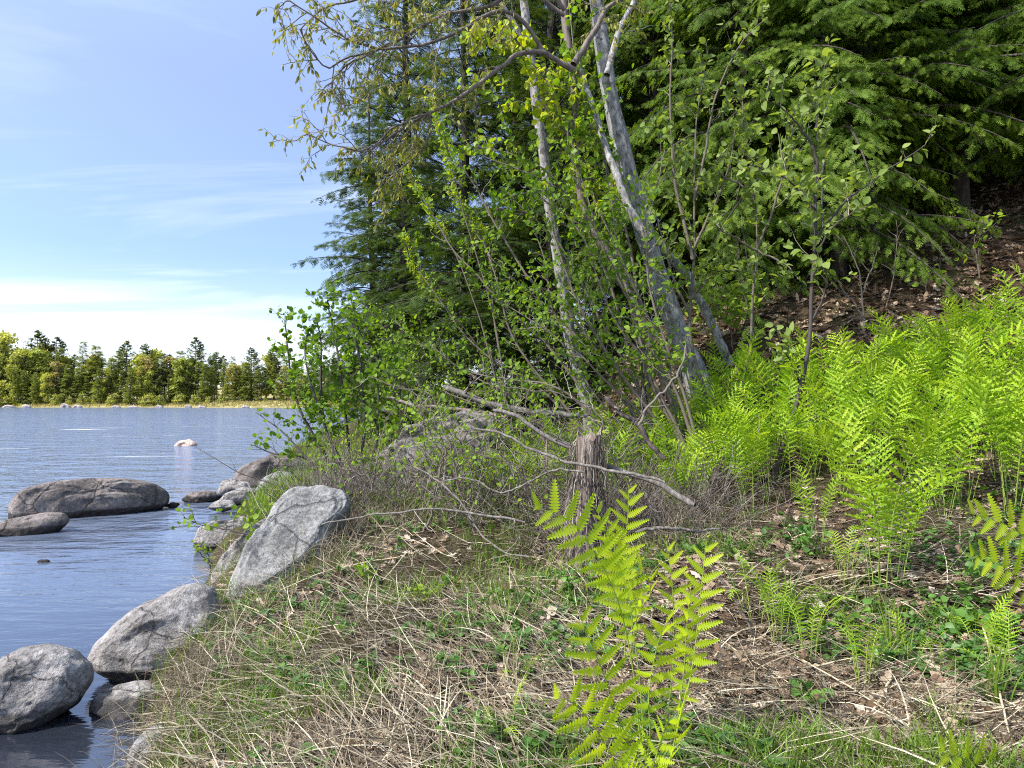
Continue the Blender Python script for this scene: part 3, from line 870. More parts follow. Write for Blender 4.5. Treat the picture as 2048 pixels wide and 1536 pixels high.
def shrub(name, label, cat, stems, bark, leafmat, seed, tw_n=7, tw_L=.5, per_m=16, size=.05, sub=2, tpl=LEAF, group=None, vmean=.5, droop=0.,
          t0=.3, up=.3, flat=.6, spread=.9, twigmat=None, vsd=.2, stem_name='stem', curl=.25, part='foliage'):
    """stems: list of (px polyline, d0, d1, r_base_px, r_tip_px[, options])"""
    g = np.random.default_rng(seed)
    first = px_poly(stems[0][0], stems[0][1], stems[0][2])
    root = empty(name, (first[0, 0], first[0, 1], H(first[0, 0], first[0, 1])), label, cat, group)
    fb = MB()
    ra = first[0, 1] / stems[0][1]
    lsc = float(np.clip(ra, .9, 1.25))
    for i, st in enumerate(stems):
        pts, d0, d1, r0, r1 = st[:5]
        op = st[5] if len(st) > 5 else {}
        if not op.get('base', True):
            d0, d1 = d0 * ra, d1 * ra
        S = px_poly(pts, d0, d1, 30, op.get('wob', .006), seed * 10 + i, op.get('base', True))
        length = np.linalg.norm(np.diff(S, axis=0), axis=1).sum()
        rr = np.interp(np.linspace(0, 1, len(S)), [0, 1], [r0 / F * d0, r1 / F * d0])
        mb = MB()
        tubes(mb, S, rr, 7, 0, .4)
        n = max(3, int(op.get('tw', tw_n) * length))
        tw, ln = twig_set(g, S, n, op.get('L', tw_L), op.get('t0', t0), spread, up, .6, .55, 1., 6, curl)
        rb = np.minimum(.0045, rr.min() * 1. + .0012)
        tubes(mb, tw, np.linspace(rb, rb * .35, 6)[None].repeat(len(tw), 0), 4, 1, g.random(len(tw)))
        allt = [(tw, ln)]
        if sub:
            t2 = []; l2 = []
            for q in range(len(tw)):
                a, b = twig_set(g, tw[q], sub, ln[q] * .55, .25, .9, .2, .6, .3, 1., 6, .15)
                t2.append(a); l2.append(b)
            t2 = np.concatenate(t2); l2 = np.concatenate(l2)
            tubes(mb, t2, np.linspace(rb * .6, rb * .25, 6)[None].repeat(len(t2), 0), 3, 1, g.random(len(t2)))
            allt.append((t2, l2))
        mb.build(stem_name, [bark, twigmat or M['twig']], root)
        pm = op.get('pm', per_m)
        if pm:
            for a, b in allt:
                leaves_on(g, fb, a, b, pm, op.get('size', size) * lsc, 0, tpl, droop, op.get('v', vmean), True, .25, flat, vsd)
            top = S[-8:][None]
            leaves_on(g, fb, top, np.array([length * .25]), pm * .8, op.get('size', size) * lsc, 0, tpl, droop, op.get('v', vmean), True, .1, flat, vsd)
    if fb.V:
        fb.build(part, leafmat, root)
    return root


# left leafy shrub by the slab
shrub('alder_shrub', 'dark stemmed leafy shrub growing behind the pale sloping slab', 'shrub', [
    ([(692, 1000), (662, 930), (622, 862), (592, 800), (577, 720), (570, 640)], 9.0, 9.2, 5, 1.5),
    ([(697, 1000), (682, 930), (652, 860), (640, 780), (640, 700), (634, 640)], 9.2, 9.5, 5, 1.5),
    ([(703, 1000), (697, 930), (690, 850), (680, 760), (672, 690), (655, 600)], 9.1, 9.6, 5, 1.5),
    ([(712, 1000), (720, 930), (728, 840), (722, 760), (712, 680), (695, 610)], 9.0, 9.1, 5, 1.5),
    ([(686, 1000), (645, 945), (600, 918), (545, 910), (507, 890)], 8.9, 8.9, 4, 1.2, {'pm': 10}),
    ([(722, 1005), (740, 930), (755, 860), (757, 780), (752, 700)], 9.2, 9.6, 4, 1.2),
    ([(680, 1010), (625, 930), (580, 880), (550, 850), (520, 830)], 9.3, 9.8, 4, 1., {'pm': 7, 'tw': 4}),
    ([(700, 1005), (668, 900), (625, 780), (610, 700), (620, 655)], 9.4, 9.9, 4, 1.2),
    ([(730, 1000), (765, 920), (790, 840), (800, 770), (790, 720)], 9.3, 9.8, 4, 1.2),
], M['twig_dark'], M['leaf'], 21, tw_n=8, tw_L=.55, per_m=22, size=.072, sub=2, tpl=LEAF_R, vmean=.45, twigmat=M['twig_dark'], t0=.28, up=.15)
shrub('low_branch', 'thin low leafy twigs spreading left over the pale slab toward water', 'shrub', [
    ([(655, 1075), (600, 1076), (545, 1070), (490, 1067), (440, 1055), (400, 1048), (368, 1035)], 7.0, 7.2, 3, .8, {'tw': 5, 't0': .45}),
    ([(650, 1060), (600, 1062), (550, 1055), (520, 1040), (490, 1020)], 7.1, 7.3, 3, .8, {'tw': 6, 't0': .5}),
    ([(660, 1040), (620, 1035), (570, 1045), (540, 1035), (500, 1030)], 7.2, 7.5, 2.5, .8, {'tw': 4, 't0': .7}),
    ([(640, 1000), (590, 985), (550, 970), (480, 945), (410, 905), (385, 890)], 8.5, 9.5, 2.5, .6, {'pm': 0, 'tw': 2.}),
    ([(670, 1030), (620, 1010), (560, 990), (530, 975)], 7.6, 8., 2.5, .7, {'pm': 0, 'tw': 5}),
], M['twig_dark'], M['leaf'], 22, tw_L=.28, per_m=22, size=.058, sub=1, tpl=LEAF_R, vmean=.65, twigmat=M['twig_dark'], up=.05)
shrub('bush', 'small waterside sprig with toothed leaves left of the cracked rock', 'shrub', [
    ([(425, 1145), (412, 1122), (395, 1105), (385, 1092)], 7.4, 7.4, 2, .7, {'t0': .3}),
    ([(428, 1145), (420, 1120), (408, 1100)], 7.4, 7.5, 2, .7, {'t0': .3}),
], M['twig_dark'], M['leaf'], 23, tw_n=16, tw_L=.14, per_m=40, size=.04, sub=1, vmean=.65)

# tangle of leaning grey stems in the centre
D_ = lambda *a: list(a)
shrub('leaning_shrub', 'tangled grey stemmed shrub leaning left over the grey boulder', 'shrub', [
    ([(1350, 960), (1300, 880), (1250, 800), (1190, 720), (1130, 650), (1080, 600), (1035, 565), (975, 510)], 6.6, 7.4, 5, 1.2),
    ([(1240, 900), (1170, 790), (1110, 712), (1060, 660), (1000, 606), (950, 550), (915, 515), (885, 470), (850, 405), (815, 347)], 6.9, 7.4, 6, 1.2),
    ([(1180, 880), (1120, 800), (1060, 730), (1020, 660), (995, 560), (975, 500), (950, 460), (925, 412), (890, 380)], 7.2, 7.6, 5, 1.2),
    ([(1160, 860), (1080, 780), (1000, 730), (930, 670), (880, 600), (850, 560), (820, 520), (808, 480)], 7.3, 7.8, 5, 1.2),
    ([(1330, 930), (1260, 820), (1180, 680), (1110, 590), (1060, 560), (1010, 480), (985, 440), (945, 365), (890, 290), (870, 235)], 6.8, 7.2, 6, 1.2),
    ([(1360, 950), (1310, 850), (1270, 760), (1200, 640), (1160, 560), (1110, 480), (1050, 420), (1010, 380)], 6.5, 6.8, 5, 1.2),
    ([(1280, 960), (1220, 870), (1150, 800), (1090, 770), (1010, 760), (930, 740), (860, 690)], 6.7, 7.2, 5, 1.2),
    ([(1150, 870), (1060, 800), (980, 770), (900, 720), (830, 680), (790, 640)], 7.4, 7.9, 4, 1.2),
    ([(1140, 880), (1040, 830), (960, 810), (900, 790), (850, 760), (800, 700)], 7.3, 7.8, 4, 1.2),
], M['twig'], M['leaf'], 31, tw_n=8, tw_L=.5, per_m=16, size=.06, sub=2, tpl=LEAF, vmean=.5, t0=.25, up=.25)
shrub('leaning_shrub', 'dense upright shrub of thin stems in front of the pale trunks', 'shrub', [
    ([(1400, 980), (1360, 880), (1310, 780), (1280, 680), (1250, 580), (1200, 480), (1170, 380), (1130, 290)], 6.2, 6.6, 5, 1.2),
    ([(1420, 985), (1385, 870), (1345, 760), (1330, 700), (1280, 600), (1240, 500), (1225, 400), (1210, 330)], 6.2, 6.5, 6, 1.2),
    ([(1390, 970), (1330, 860), (1240, 740), (1180, 650), (1140, 560), (1110, 460), (1090, 370), (1050, 345), (965, 312)], 6.6, 7., 5, 1.2),
    ([(1410, 980), (1350, 850), (1290, 720), (1240, 650), (1200, 560), (1180, 500), (1130, 430), (1070, 390)], 6.4, 6.8, 5, 1.2),
    ([(1430, 990), (1400, 900), (1370, 800), (1330, 690), (1300, 590), (1290, 480), (1310, 390), (1330, 300)], 6.1, 6.3, 5, 1.2),
    ([(1380, 960), (1300, 850), (1210, 760), (1150, 700), (1100, 620), (1090, 540), (1070, 460)], 6.6, 7., 4, 1.2),
    ([(1370, 960), (1290, 890), (1200, 800), (1130, 690), (1060, 640), (1010, 610)], 6.6, 7., 4, 1.2),
], M['twig'], M['leaf'], 32, tw_n=8, tw_L=.48, per_m=15, size=.058, sub=2, tpl=LEAF, vmean=.55, t0=.3, up=.25)
shrub('leaning_shrub', 'leafy dark stemmed shrub between the grey boulder and conifers', 'shrub', [
    ([(870, 985), (832, 900), (795, 805), (762, 740), (722, 680), (702, 600)], 8.6, 9., 4, 1.2),
    ([(880, 960), (850, 862), (825, 790), (800, 720), (775, 670), (735, 610)], 9., 9.6, 4, 1.2),
    ([(900, 900), (880, 820), (850, 750), (850, 680), (830, 610)], 10., 10.4, 4, 1.2),
    ([(960, 900), (940, 820), (900, 740), (880, 690), (870, 620)], 10., 10.4, 4, 1.2),
    ([(1000, 890), (990, 800), (960, 720), (950, 640), (940, 580)], 10., 10.4, 4, 1.2),
    ([(1060, 880), (1050, 800), (1040, 720), (1050, 640), (1040, 560)], 10.2, 10.4, 4, 1.2),
    ([(930, 890), (900, 780), (820, 710), (780, 660), (750, 640)], 9.8, 10.4, 4, 1.2),
], M['twig_dark'], M['leaf'], 33, tw_n=9, tw_L=.6, per_m=19, size=.07, sub=2, tpl=LEAF_R, vmean=.4, t0=.2, up=.2, twigmat=M['twig_dark'])
shrub('low_bush', 'low leafy bush with bare reddish twigs in front of the grey boulder', 'shrub', [
    ([(800, 1020), (790, 960), (775, 900), (760, 870)], 8.6, 8.8, 2.5, .8), ([(860, 1010), (880, 940), (890, 880), (880, 840)], 8.4, 8.6, 2.5, .8),
    ([(920, 1010), (940, 940), (950, 880), (940, 830)], 8.3, 8.5, 2.5, .8), ([(990, 1010), (1000, 950), (990, 890), (1000, 840)], 8., 8.2, 2.5, .8),
    ([(1060, 1000), (1050, 940), (1070, 880), (1060, 820)], 7.8, 8., 2.5, .8), ([(890, 1015), (850, 960), (830, 900), (820, 850)], 8.4, 8.7, 2.5, .8),
    ([(960, 1010), (910, 960), (880, 910), (850, 890)], 8.2, 8.4, 2.5, .8), ([(1100, 990), (1120, 930), (1100, 860), (1110, 800)], 7.6, 7.8, 2.5, .8),
    ([(740, 1030), (745, 960), (760, 890), (770, 840)], 8.6, 8.8, 2.5, .8), ([(1020, 1010), (960, 960), (950, 930), (900, 930)], 8., 8.3, 2.5, .8),
], M['twig'], M['leaf'], 36, tw_n=10, tw_L=.45, per_m=9, size=.065, sub=3, tpl=LEAF_R, vmean=.4, t0=.1, up=.1)
tg_ = np.random.default_rng(404)
st_ = []
for q in range(26):
    bx = tg_.uniform(770, 1330); by = tg_.uniform(1010, 1070)
    tx = bx + tg_.normal(-70, 110); ty = tg_.uniform(800, 930)
    mx_, my_ = (bx + tx) / 2 + tg_.normal(0, 25), (by + ty) / 2 - 20
    st_.append(([(bx, by), (mx_, my_), (tx, ty), (tx + tg_.normal(-40, 50), ty - tg_.uniform(-20, 70))], 7., 7., tg_.uniform(1.6, 3.2), .8, {'wob': .02}))
shrub('brush_thicket', 'tangled thicket of fine bare twigs around the stump and grey boulder', 'thicket', st_[:13], M['twig'], M['leaf'], 37, tw_n=9, tw_L=.5, per_m=1.6, size=.05, sub=3, vmean=.5, t0=.05, up=.05, spread=1.2)
shrub('brush_thicket', 'sparser tangle of bare grey twigs mixed into the fine thicket', 'thicket', st_[13:], M['twig'], M['leaf'], 38, tw_n=9, tw_L=.5, per_m=1.2, size=.05, sub=3, vmean=.6, t0=.05, up=.05, spread=1.2)
# yellow tipped ash-like leaflets
shrub('ash_sapling', 'slender sapling with yellow green leaflet tufts at its stem tips', 'sapling', [
    ([(1000, 880), (985, 800), (960, 700), (915, 640), (880, 600), (830, 545), (818, 500), (812, 470)], 7.6, 7.8, 3, 1, {'t0': .7}),
    ([(1010, 880), (990, 760), (960, 640), (915, 515), (885, 470), (850, 405), (815, 347), (805, 310)], 7.2, 7.4, 3.5, 1, {'t0': .7}),
    ([(1020, 880), (1010, 760), (990, 640), (975, 500), (925, 412), (895, 375)], 7.3, 7.6, 3, 1, {'t0': .75}),
    ([(1015, 880), (1005, 740), (980, 600), (930, 440), (890, 290), (868, 235), (862, 200)], 7.1, 7.3, 3.5, 1, {'t0': .75}),
], M['twig'], M['leaf_lime'], 34, tw_n=7, tw_L=.16, per_m=70, size=.075, sub=0, tpl=LEAF_N, vmean=.7, up=.5)

# hanging lime leaves near the top centre
shrub('linden_sapling', 'sapling with hanging bright heart shaped leaves before the pale trunks', 'sapling', [
    ([(1300, 900), (1270, 760), (1230, 600), (1180, 470), (1120, 370), (1060, 320), (990, 300), (930, 290)], 6.4, 6.3, 6, 1.2, {'t0': .55}),
    ([(1305, 900), (1280, 740), (1250, 560), (1200, 420), (1140, 280), (1080, 220), (1000, 190), (950, 170)], 6.4, 6.2, 6, 1.2, {'t0': .55, 'v': .7}),
    ([(1310, 900), (1290, 700), (1260, 500), (1210, 330), (1170, 220), (1150, 120), (1140, 20), (1130, -80)], 6.4, 6.2, 6, 1.2, {'t0': .45, 'v': .4}),
    ([(1310, 900), (1285, 720), (1240, 520), (1170, 360), (1100, 180), (1040, 110), (980, 80), (930, 60)], 6.5, 6.2, 6, 1.2, {'t0': .7, 'v': .85}),
    ([(1300, 900), (1290, 720), (1250, 540), (1160, 410), (1090, 380), (1000, 400)], 6.4, 6.4, 5, 1.2, {'t0': .5, 'v': .35}),
], M['bark_brown'], M['leaf_lime'], 35, tw_n=8, tw_L=.42, per_m=20, size=.068, sub=2, tpl=LEAF_R, vmean=.5, droop=.9, up=.1, flat=.15)

# upright grey saplings at right with pale oval leaves
pale = dict(tw_n=6, tw_L=.42, per_m=24, size=.078, sub=1, tpl=LEAF, vmean=.5, up=.35, flat=.7)
shrub('pale_sapling', 'pale leaved sapling with dark bent lower stem rising from the ferns', 'sapling', [
    ([(1545, 965), (1570, 880), (1586, 830), (1600, 780), (1612, 720), (1620, 640), (1622, 560), (1630, 480), (1630, 400), (1634, 340), (1638, 250), (1642, 190), (1660, 130)], 5.4, 5.5, 7.5, 2, {'t0': .5}),
    ([(1634, 345), (1618, 290), (1590, 250), (1560, 215), (1530, 198)], 5.45, 5.3, 3, 1, {'base': False, 't0': .3}),
    ([(1628, 480), (1660, 440), (1700, 398), (1760, 352), (1850, 290)], 5.45, 5.3, 3, 1, {'base': False, 't0': .3, 'tw': 3}),
    ([(1624, 560), (1650, 480), (1690, 430), (1740, 410)], 5.45, 5.2, 3, 1, {'base': False, 't0': .3}),
    ([(1620, 650), (1640, 600), (1650, 560), (1645, 520)], 5.45, 5.3, 2.5, 1, {'base': False, 't0': .3}),
    ([(1604, 770), (1580, 720), (1560, 690), (1550, 650)], 5.45, 5.3, 2.5, 1, {'base': False, 't0': .4}),
    ([(1630, 420), (1590, 370), (1540, 345), (1500, 330)], 5.45, 5.3, 2.5, 1, {'base': False, 't0': .4}),
], M['twig_dark'], M['leaf_pale'], 41, **pale)
shrub('pale_sapling', 'middle pale leaved sapling with kinked stem above the fern bed', 'sapling', [
    ([(1482, 880), (1480, 830), (1485, 760), (1500, 690), (1506, 600), (1515, 510), (1514, 440), (1508, 390), (1498, 320), (1488, 250), (1484, 190)], 6., 6., 5, 1.2, {'t0': .4}),
    ([(1512, 500), (1540, 440), (1560, 380), (1580, 300), (1590, 220)], 6., 5.8, 3, 1, {'base': False, 't0': .3}),
    ([(1515, 500), (1570, 530), (1600, 560)], 6., 5.8, 2.5, 1, {'base': False}),
    ([(1513, 500), (1480, 480), (1450, 465), (1420, 440)], 6., 5.8, 2.5, 1, {'base': False}),
    ([(1508, 395), (1480, 370), (1450, 350), (1430, 330)], 6., 5.9, 2.5, 1, {'base': False}),
], M['twig'], M['leaf_pale'], 42, **pale)
shrub('pale_sapling', 'leftmost pale leaved sapling, many stemmed, beside the forked pale trunk', 'sapling', [
    ([(1425, 880), (1405, 780), (1388, 720), (1378, 650), (1382, 560), (1386, 500), (1386, 420), (1386, 340), (1390, 250), (1400, 180), (1415, 110)], 6.2, 6.2, 6, 1.2, {'t0': .35}),
    ([(1384, 520), (1365, 430), (1350, 360), (1342, 280), (1340, 180), (1345, 90), (1340, 0)], 6.2, 6.1, 4, 1, {'base': False, 't0': .2}),
    ([(1386, 500), (1415, 440), (1440, 390), (1460, 330), (1470, 260)], 6.2, 6., 3, 1, {'base': False, 't0': .3}),
    ([(1388, 400), (1410, 300), (1425, 220), (1450, 150), (1480, 90), (1530, 40)], 6.2, 6., 3, 1, {'base': False, 't0': .3}),
    ([(1380, 600), (1410, 560), (1440, 540), (1470, 540)], 6.2, 6., 3, 1, {'base': False, 't0': .3}),
    ([(1380, 640), (1350, 560), (1330, 480), (1310, 420)], 6.2, 6., 3, 1, {'base': False, 't0': .3}),
], M['twig'], M['leaf_pale'], 43, **pale)
# small undergrowth on the slope
shrub('low_bush', 'bright leafy undergrowth bush on the litter slope left of the saplings', 'shrub', [
    ([(1470, 720), (1460, 660), (1450, 600), (1445, 560)], 9.6, 9.6, 1.4, .7), ([(1450, 720), (1440, 650), (1425, 590)], 9.6, 9.6, 1.4, .7),
    ([(1480, 720), (1490, 650), (1500, 600)], 9.6, 9.6, 1.4, .7), ([(1430, 700), (1420, 640), (1400, 590)], 9.4, 9.4, 1.4, .7), ([(1400, 640), (1395, 560), (1400, 520)], 10.5, 10.5, 1.4, .7),
], M['twig'], M['leaf'], 44, tw_n=9, tw_L=.45, per_m=26, size=.085, sub=1, tpl=LEAF_R, vmean=.75)
shrub('low_bush', 'low leafy sprig at the foot of the dark trunk on the slope', 'shrub', [
    ([(1880, 530), (1885, 480), (1895, 450)], 10.5, 10.5, 1.4, .7), ([(1860, 600), (1850, 560), (1870, 540)], 10., 10., 1.4, .7), ([(1960, 560), (1950, 480), (1965, 440)], 10.5, 10.5, 1.4, .7),
], M['twig'], M['leaf'], 45, tw_n=10, tw_L=.45, per_m=14, size=.085, sub=1, tpl=LEAF_R, vmean=.6)
shrub('bare_sapling', 'bare branched grey sapling on the leaf litter above the ferns', 'sapling', [
    ([(1725, 650), (1722, 590), (1718, 540), (1700, 500), (1685, 470)], 9., 9., 2.4, .8), ([(1722, 590), (1740, 550), (1755, 500)], 9., 9., 1.6, .7, {'base': False}),
    ([(1728, 640), (1700, 600), (1675, 560)], 9., 9., 2.5, 1, {'base': False}), ([(1770, 620), (1785, 560), (1790, 480), (1792, 440)], 9.4, 9.4, 1.4, .7),
], M['twig'], M['leaf'], 46, tw_n=5, tw_L=.35, per_m=0, sub=1)


# ------------------------------------------------------------------ pale trunks and overhead maple
def big_tree(name, label, parts, bark, seed, crown=None, k=12):
    g = np.random.default_rng(seed)
    root = None
    allS = []
    for i, (pn, pts, d0, d1, r0, r1, base) in enumerate(parts):
        S = px_poly(pts, d0, d1, 40, .006, seed + i, base)
        if root is None:
            root = empty(name, (S[0, 0], S[0, 1], H(S[0, 0], S[0, 1])), label, 'tree')
        mb = MB()
        rr = np.linspace(r0 / F * d0, r1 / F * d1, len(S))
        rr = rr * (1 + .06 * np.sin(np.arange(len(S)) * 1.3 + i))
        if base:
            rr[:3] *= [1.35, 1.15, 1.05]
        tubes(mb, S, rr, k)
        allS.append((S, rr))
        if crown and pn == 'limb':
            L = np.linalg.norm(np.diff(S, axis=0), axis=1).sum()
            tw, ln = twig_set(g, S, int(crown['tw'] * L), crown['L'], .15, .9, crown.get('up', 0.), .7, .35, 1., 6, crown.get('curl', -.1))
            tubes(mb, tw, np.linspace(.007, .0025, 6)[None].repeat(len(tw), 0), 4)
            t2, l2 = [], []
            for q in range(len(tw)):
                a, b = twig_set(g, tw[q], 4, ln[q] * .6, .2, .8, 0, .6, .3, 1., 6, crown.get('curl', -.1))
                t2.append(a); l2.append(b)
            t2 = np.concatenate(t2); l2 = np.concatenate(l2)
            tubes(mb, t2, np.linspace(.004, .0018, 6)[None].repeat(len(t2), 0), 3)
            crown.setdefault('t', []).append((tw, ln)); crown['t'].append((t2, l2))
        mb.build(pn, bark, root)
    if crown:
        fb = MB()
        for a, b in crown['t']:
            leaves_on(g, fb, a, b, crown['pm'], crown['size'], 0, crown['tpl'], crown['droop'], .5, True, .35, .2, .25)
        fb.build('crown', crown['mat'], root)
    return root


big_tree('pale_tree', 'thick lichen spotted pale trunk leaning left, forked halfway', [
    ('trunk', [(1402, 790), (1385, 735), (1360, 680), (1338, 620), (1312, 540), (1290, 470), (1268, 390), (1250, 320), (1232, 240), (1215, 150), (1205, 80), (1195, 0), (1180, -120), (1160, -300), (1150, -520)], 8.6, 8.3, 25, 11, True),
    ('limb', [(1462, 730), (1445, 700), (1425, 650), (1402, 600), (1378, 555), (1350, 520), (1318, 492), (1290, 468)], 8.9, 8.5, 10, 9, True),
    ('limb', [(1300, 480), (1270, 440), (1245, 385), (1225, 330), (1215, 300), (1195, 250), (1180, 200), (1150, 100)], 8.45, 9.0, 9, 5, False),
    ('limb', [(1215, 150), (1240, 60), (1270, 0), (1330, -100), (1400, -260)], 8.35, 8.8, 7, 3, False),
    ('limb', [(1190, -40), (1130, -140), (1050, -240)], 8.35, 8.0, 7, 3, False),
    ('limb', [(1170, -200), (1220, -320), (1280, -480)], 8.3, 8.6, 7, 3, False),
], M['bark_pale'], 3, {'tw': 1.6, 'L': .5, 'pm': 7, 'size': .06, 'tpl': LEAF, 'droop': .5, 'mat': M['leaf_lime'], 'curl': 0.})
big_tree('pale_tree', 'slender pale trunk left of the thick forked one', [
    ('trunk', [(1192, 905), (1176, 820), (1155, 720), (1138, 640), (1128, 560), (1112, 460), (1100, 380), (1086, 280), (1074, 200), (1062, 110), (1050, 20), (1042, -60), (1030, -250), (1020, -420)], 10.2, 10.0, 15, 5, True),
    ('limb', [(1060, 100), (1010, 20), (960, -60)], 10., 9.8, 6, 2.5, False),
    ('limb', [(1046, -20), (1090, -120), (1120, -230)], 10., 10.2, 6, 2.5, False),
], M['bark_pale'], 8, {'tw': 2., 'L': .5, 'pm': 8, 'size': .06, 'tpl': LEAF, 'droop': .5, 'mat': M['leaf_lime'], 'curl': 0.})
big_tree('maple_tree', 'dark limbed tree reaching left over the river with drooping olive leaves', [
    ('trunk', [(1378, 900), (1345, 800), (1312, 720), (1286, 640), (1240, 560), (1200, 480), (1168, 420), (1155, 330), (1152, 250), (1150, 180), (1140, 115), (1130, 40), (1125, -60), (1120, -200)], 7.2, 7.6, 10, 8, True),
    ('limb', [(1150, 140), (1110, 118), (1085, 105), (1040, 112), (1000, 135), (960, 165), (900, 205), (860, 225), (800, 262), (760, 290), (720, 312)], 7.55, 6.9, 6, 1.5, False),
    ('limb', [(1085, 105), (1060, 60), (1030, 30), (1000, 18), (960, 32), (930, 50), (880, 70), (810, 85), (750, 90), (690, 75), (640, 40), (600, 15), (565, -5)], 7.5, 6.4, 4.5, 1.2, False),
    ('limb', [(1128, 30), (1050, -20), (990, 10), (950, 20), (900, 25), (840, 55), (780, 88), (700, 115), (660, 135), (630, 110), (600, 60)], 7.6, 6.6, 4.5, 1.2, False),
    ('limb', [(780, 88), (740, 110), (700, 128), (672, 165), (690, 205), (735, 200)], 6.7, 6.6, 2, 1., False),
    ('limb', [(850, 228), (780, 255), (720, 300), (660, 290), (612, 268)], 7.0, 6.8, 2.5, 1., False),
    ('limb', [(1130, 20), (1070, -60), (980, -80), (880, -60), (800, -30), (720, 0), (650, 20), (600, 60)], 7.6, 6.6, 4.5, 1.2, False),
    ('limb', [(1148, 130), (1190, 60), (1215, 15), (1260, -10), (1330, -30)], 7.6, 8., 7, 2, False),
    ('limb', [(860, 225), (850, 280), (810, 330), (770, 350)], 7.1, 7.3, 3, 1.2, False),
], M['bark_brown'], 14, {'tw': 7, 'L': .6, 'pm': 26, 'size': .066, 'tpl': LEAF_N, 'droop': .9, 'mat': M['leaf_bud'], 'up': -.05, 'curl': -.15}, k=9)

# ------------------------------------------------------------------ stump, logs, dead branches
def stump():
    g = np.random.default_rng(5)
    b = G(1165, 1125)
    top = P(1178, 872, b[1] + .12)
    root = empty('tree_stump', b, 'tall shaggy broken stump with splintered fibrous bark', 'stump')
    n, k = 34, 44
    t = np.linspace(-.06, 1, n)
    th = np.linspace(0, 2 * PI, k, endpoint=False)
    jag = 1 + .08 * fbm(np.cos(th) * 2.2, np.sin(th) * 2.2, 3, 4, 4)
    axis = b + (top - b) * 1.0 * t[:, None]
    mb = MB()
    V = np.empty((n, k, 3))
    for j in range(k):
        tt = t * jag[j]
        r = np.interp(t, [-.06, .1, .35, .7, 1], [.18, .12, .095, .105, .12])
        r = r * (1 + .22 * vn3(np.cos(th[j]) * 3.4 + 0 * t, np.sin(th[j]) * 3.4 + 0 * t, t * 1.6, 2) + .1 * vn3(np.cos(th[j]) * 9 + 0 * t, np.sin(th[j]) * 9 + 0 * t, t * 3, 6))
        c = b + (top - b) * tt[:, None]
        V[:, j] = c + np.stack([r * math.cos(th[j]), r * math.sin(th[j]) * .85, 0 * t], -1)
    i = np.arange(n - 1)[:, None]; j = np.arange(k)[None]
    q = np.stack([i * k + j, i * k + (j + 1) % k, (i + 1) * k + (j + 1) % k, (i + 1) * k + j], -1).reshape(-1, 4)
    mb.add(V.reshape(-1, 3), q)
    c = V[-1].mean(0) - np.array([0, 0, .12])
    mb.add(np.vstack([V[-1], c]), np.stack([np.arange(k), (np.arange(k) + 1) % k, np.full(k, k)], -1))
    mb.build('core', M['stump'], root)
    # hanging fibres
    fb = MB()
    m = 260
    a = g.uniform(0, 2 * PI, m); t0 = g.uniform(.15, 1.05, m); ln = g.uniform(.15, .5, m)
    s = np.linspace(0, 1, 6)
    O = b + (top - b) * t0[:, None] + np.stack([.12 * np.cos(a), .11 * np.sin(a), 0 * a], -1)
    out = np.stack([np.cos(a), np.sin(a), 0 * a], -1)
    Pp = O[:, None] + out[:, None] * (s ** .6)[None, :, None] * g.uniform(.0, .1, m)[:, None, None] + np.array([0, 0, -1.]) * (s[None] * ln[:, None])[..., None] + g.normal(0, .008, (m, 6, 3))
    tubes(fb, Pp, np.full((m, 6), 1.) * g.uniform(.0025, .006, m)[:, None], 3, 0, g.random(m))
    fb.build('bark_fibres', M['twig'], root)


stump()
g_ = np.random.default_rng(91)


def log(name, label, pts, d0, d1, r0, r1, mat, cat, tw=0, L=.4, base=False, k=9, rough=.0, seed=0, group=None):
    S = px_poly(pts, d0, d1, 36, .006, seed, base)
    g = np.random.default_rng(seed + 900)
    root_z = S[0]
    mb = MB()
    rr = np.linspace(r0 / F * d0, r1 / F * d1, len(S)) * (1 + .12 * g.normal(size=len(S)).cumsum() / 6)
    rr[0] *= .5; rr[-1] *= .6
    tubes(mb, S, rr, k)
    if tw:
        a, l = twig_set(g, S, tw, L, .1, .9, .1, .5, .3)
        tubes(mb, a, np.linspace(rr.mean() * .35 + .0012, .0012, 6)[None].repeat(tw, 0), 4, 1, g.random(tw))
        for q in range(tw):
            b, l2 = twig_set(g, a[q], 3, l[q] * .6, .2, .9, .1)
            tubes(mb, b, np.linspace(.0022, .001, 6)[None].repeat(3, 0), 3, 1, g.random(3))
    o = mb.build(name, [mat, M['twig']], None, True, S[len(S) // 2])
    return tag(o, label, cat, group)


log('fallen_log', 'weathered grey fallen log lying behind the grey boulder', [(888, 772), (930, 792), (985, 812), (1050, 824), (1120, 829), (1175, 832)], 8.8, 8.2, 6, 5.5, M['dead_wood'], 'log', 8, .4, seed=1)
log('fallen_log', 'thin pale fallen log running below the weathered grey log', [(765, 790), (800, 800), (840, 812), (930, 822), (1010, 835)], 10.4, 9., 3, 4, M['bark_brown'], 'log', 5, .4, seed=2)
log('dead_branch', 'thick bare grey branch slanting across the front of the stump', [(985, 820), (1040, 838), (1090, 872), (1150, 902), (1220, 935), (1290, 958), (1345, 985), (1390, 1010)], 6.6, 5.7, 4, 5.5, M['dead_wood'], 'branch', 8, .5, seed=3)
log('dead_branch', 'crooked bare branch crossing the stump below the thick one', [(940, 855), (1000, 868), (1060, 898), (1110, 912), (1160, 925), (1210, 935), (1270, 945), (1330, 965)], 6.3, 5.4, 2.5, 3.8, M['dead_wood'], 'branch', 8, .5, seed=4)
log('dead_branch', 'thin curving dead branch low before the grey boulder', [(880, 965), (940, 955), (1000, 985), (1060, 968), (1110, 948), (1170, 945)], 6.4, 5.6, 1.5, 2.5, M['dead_wood'], 'branch', 7, .4, seed=5)
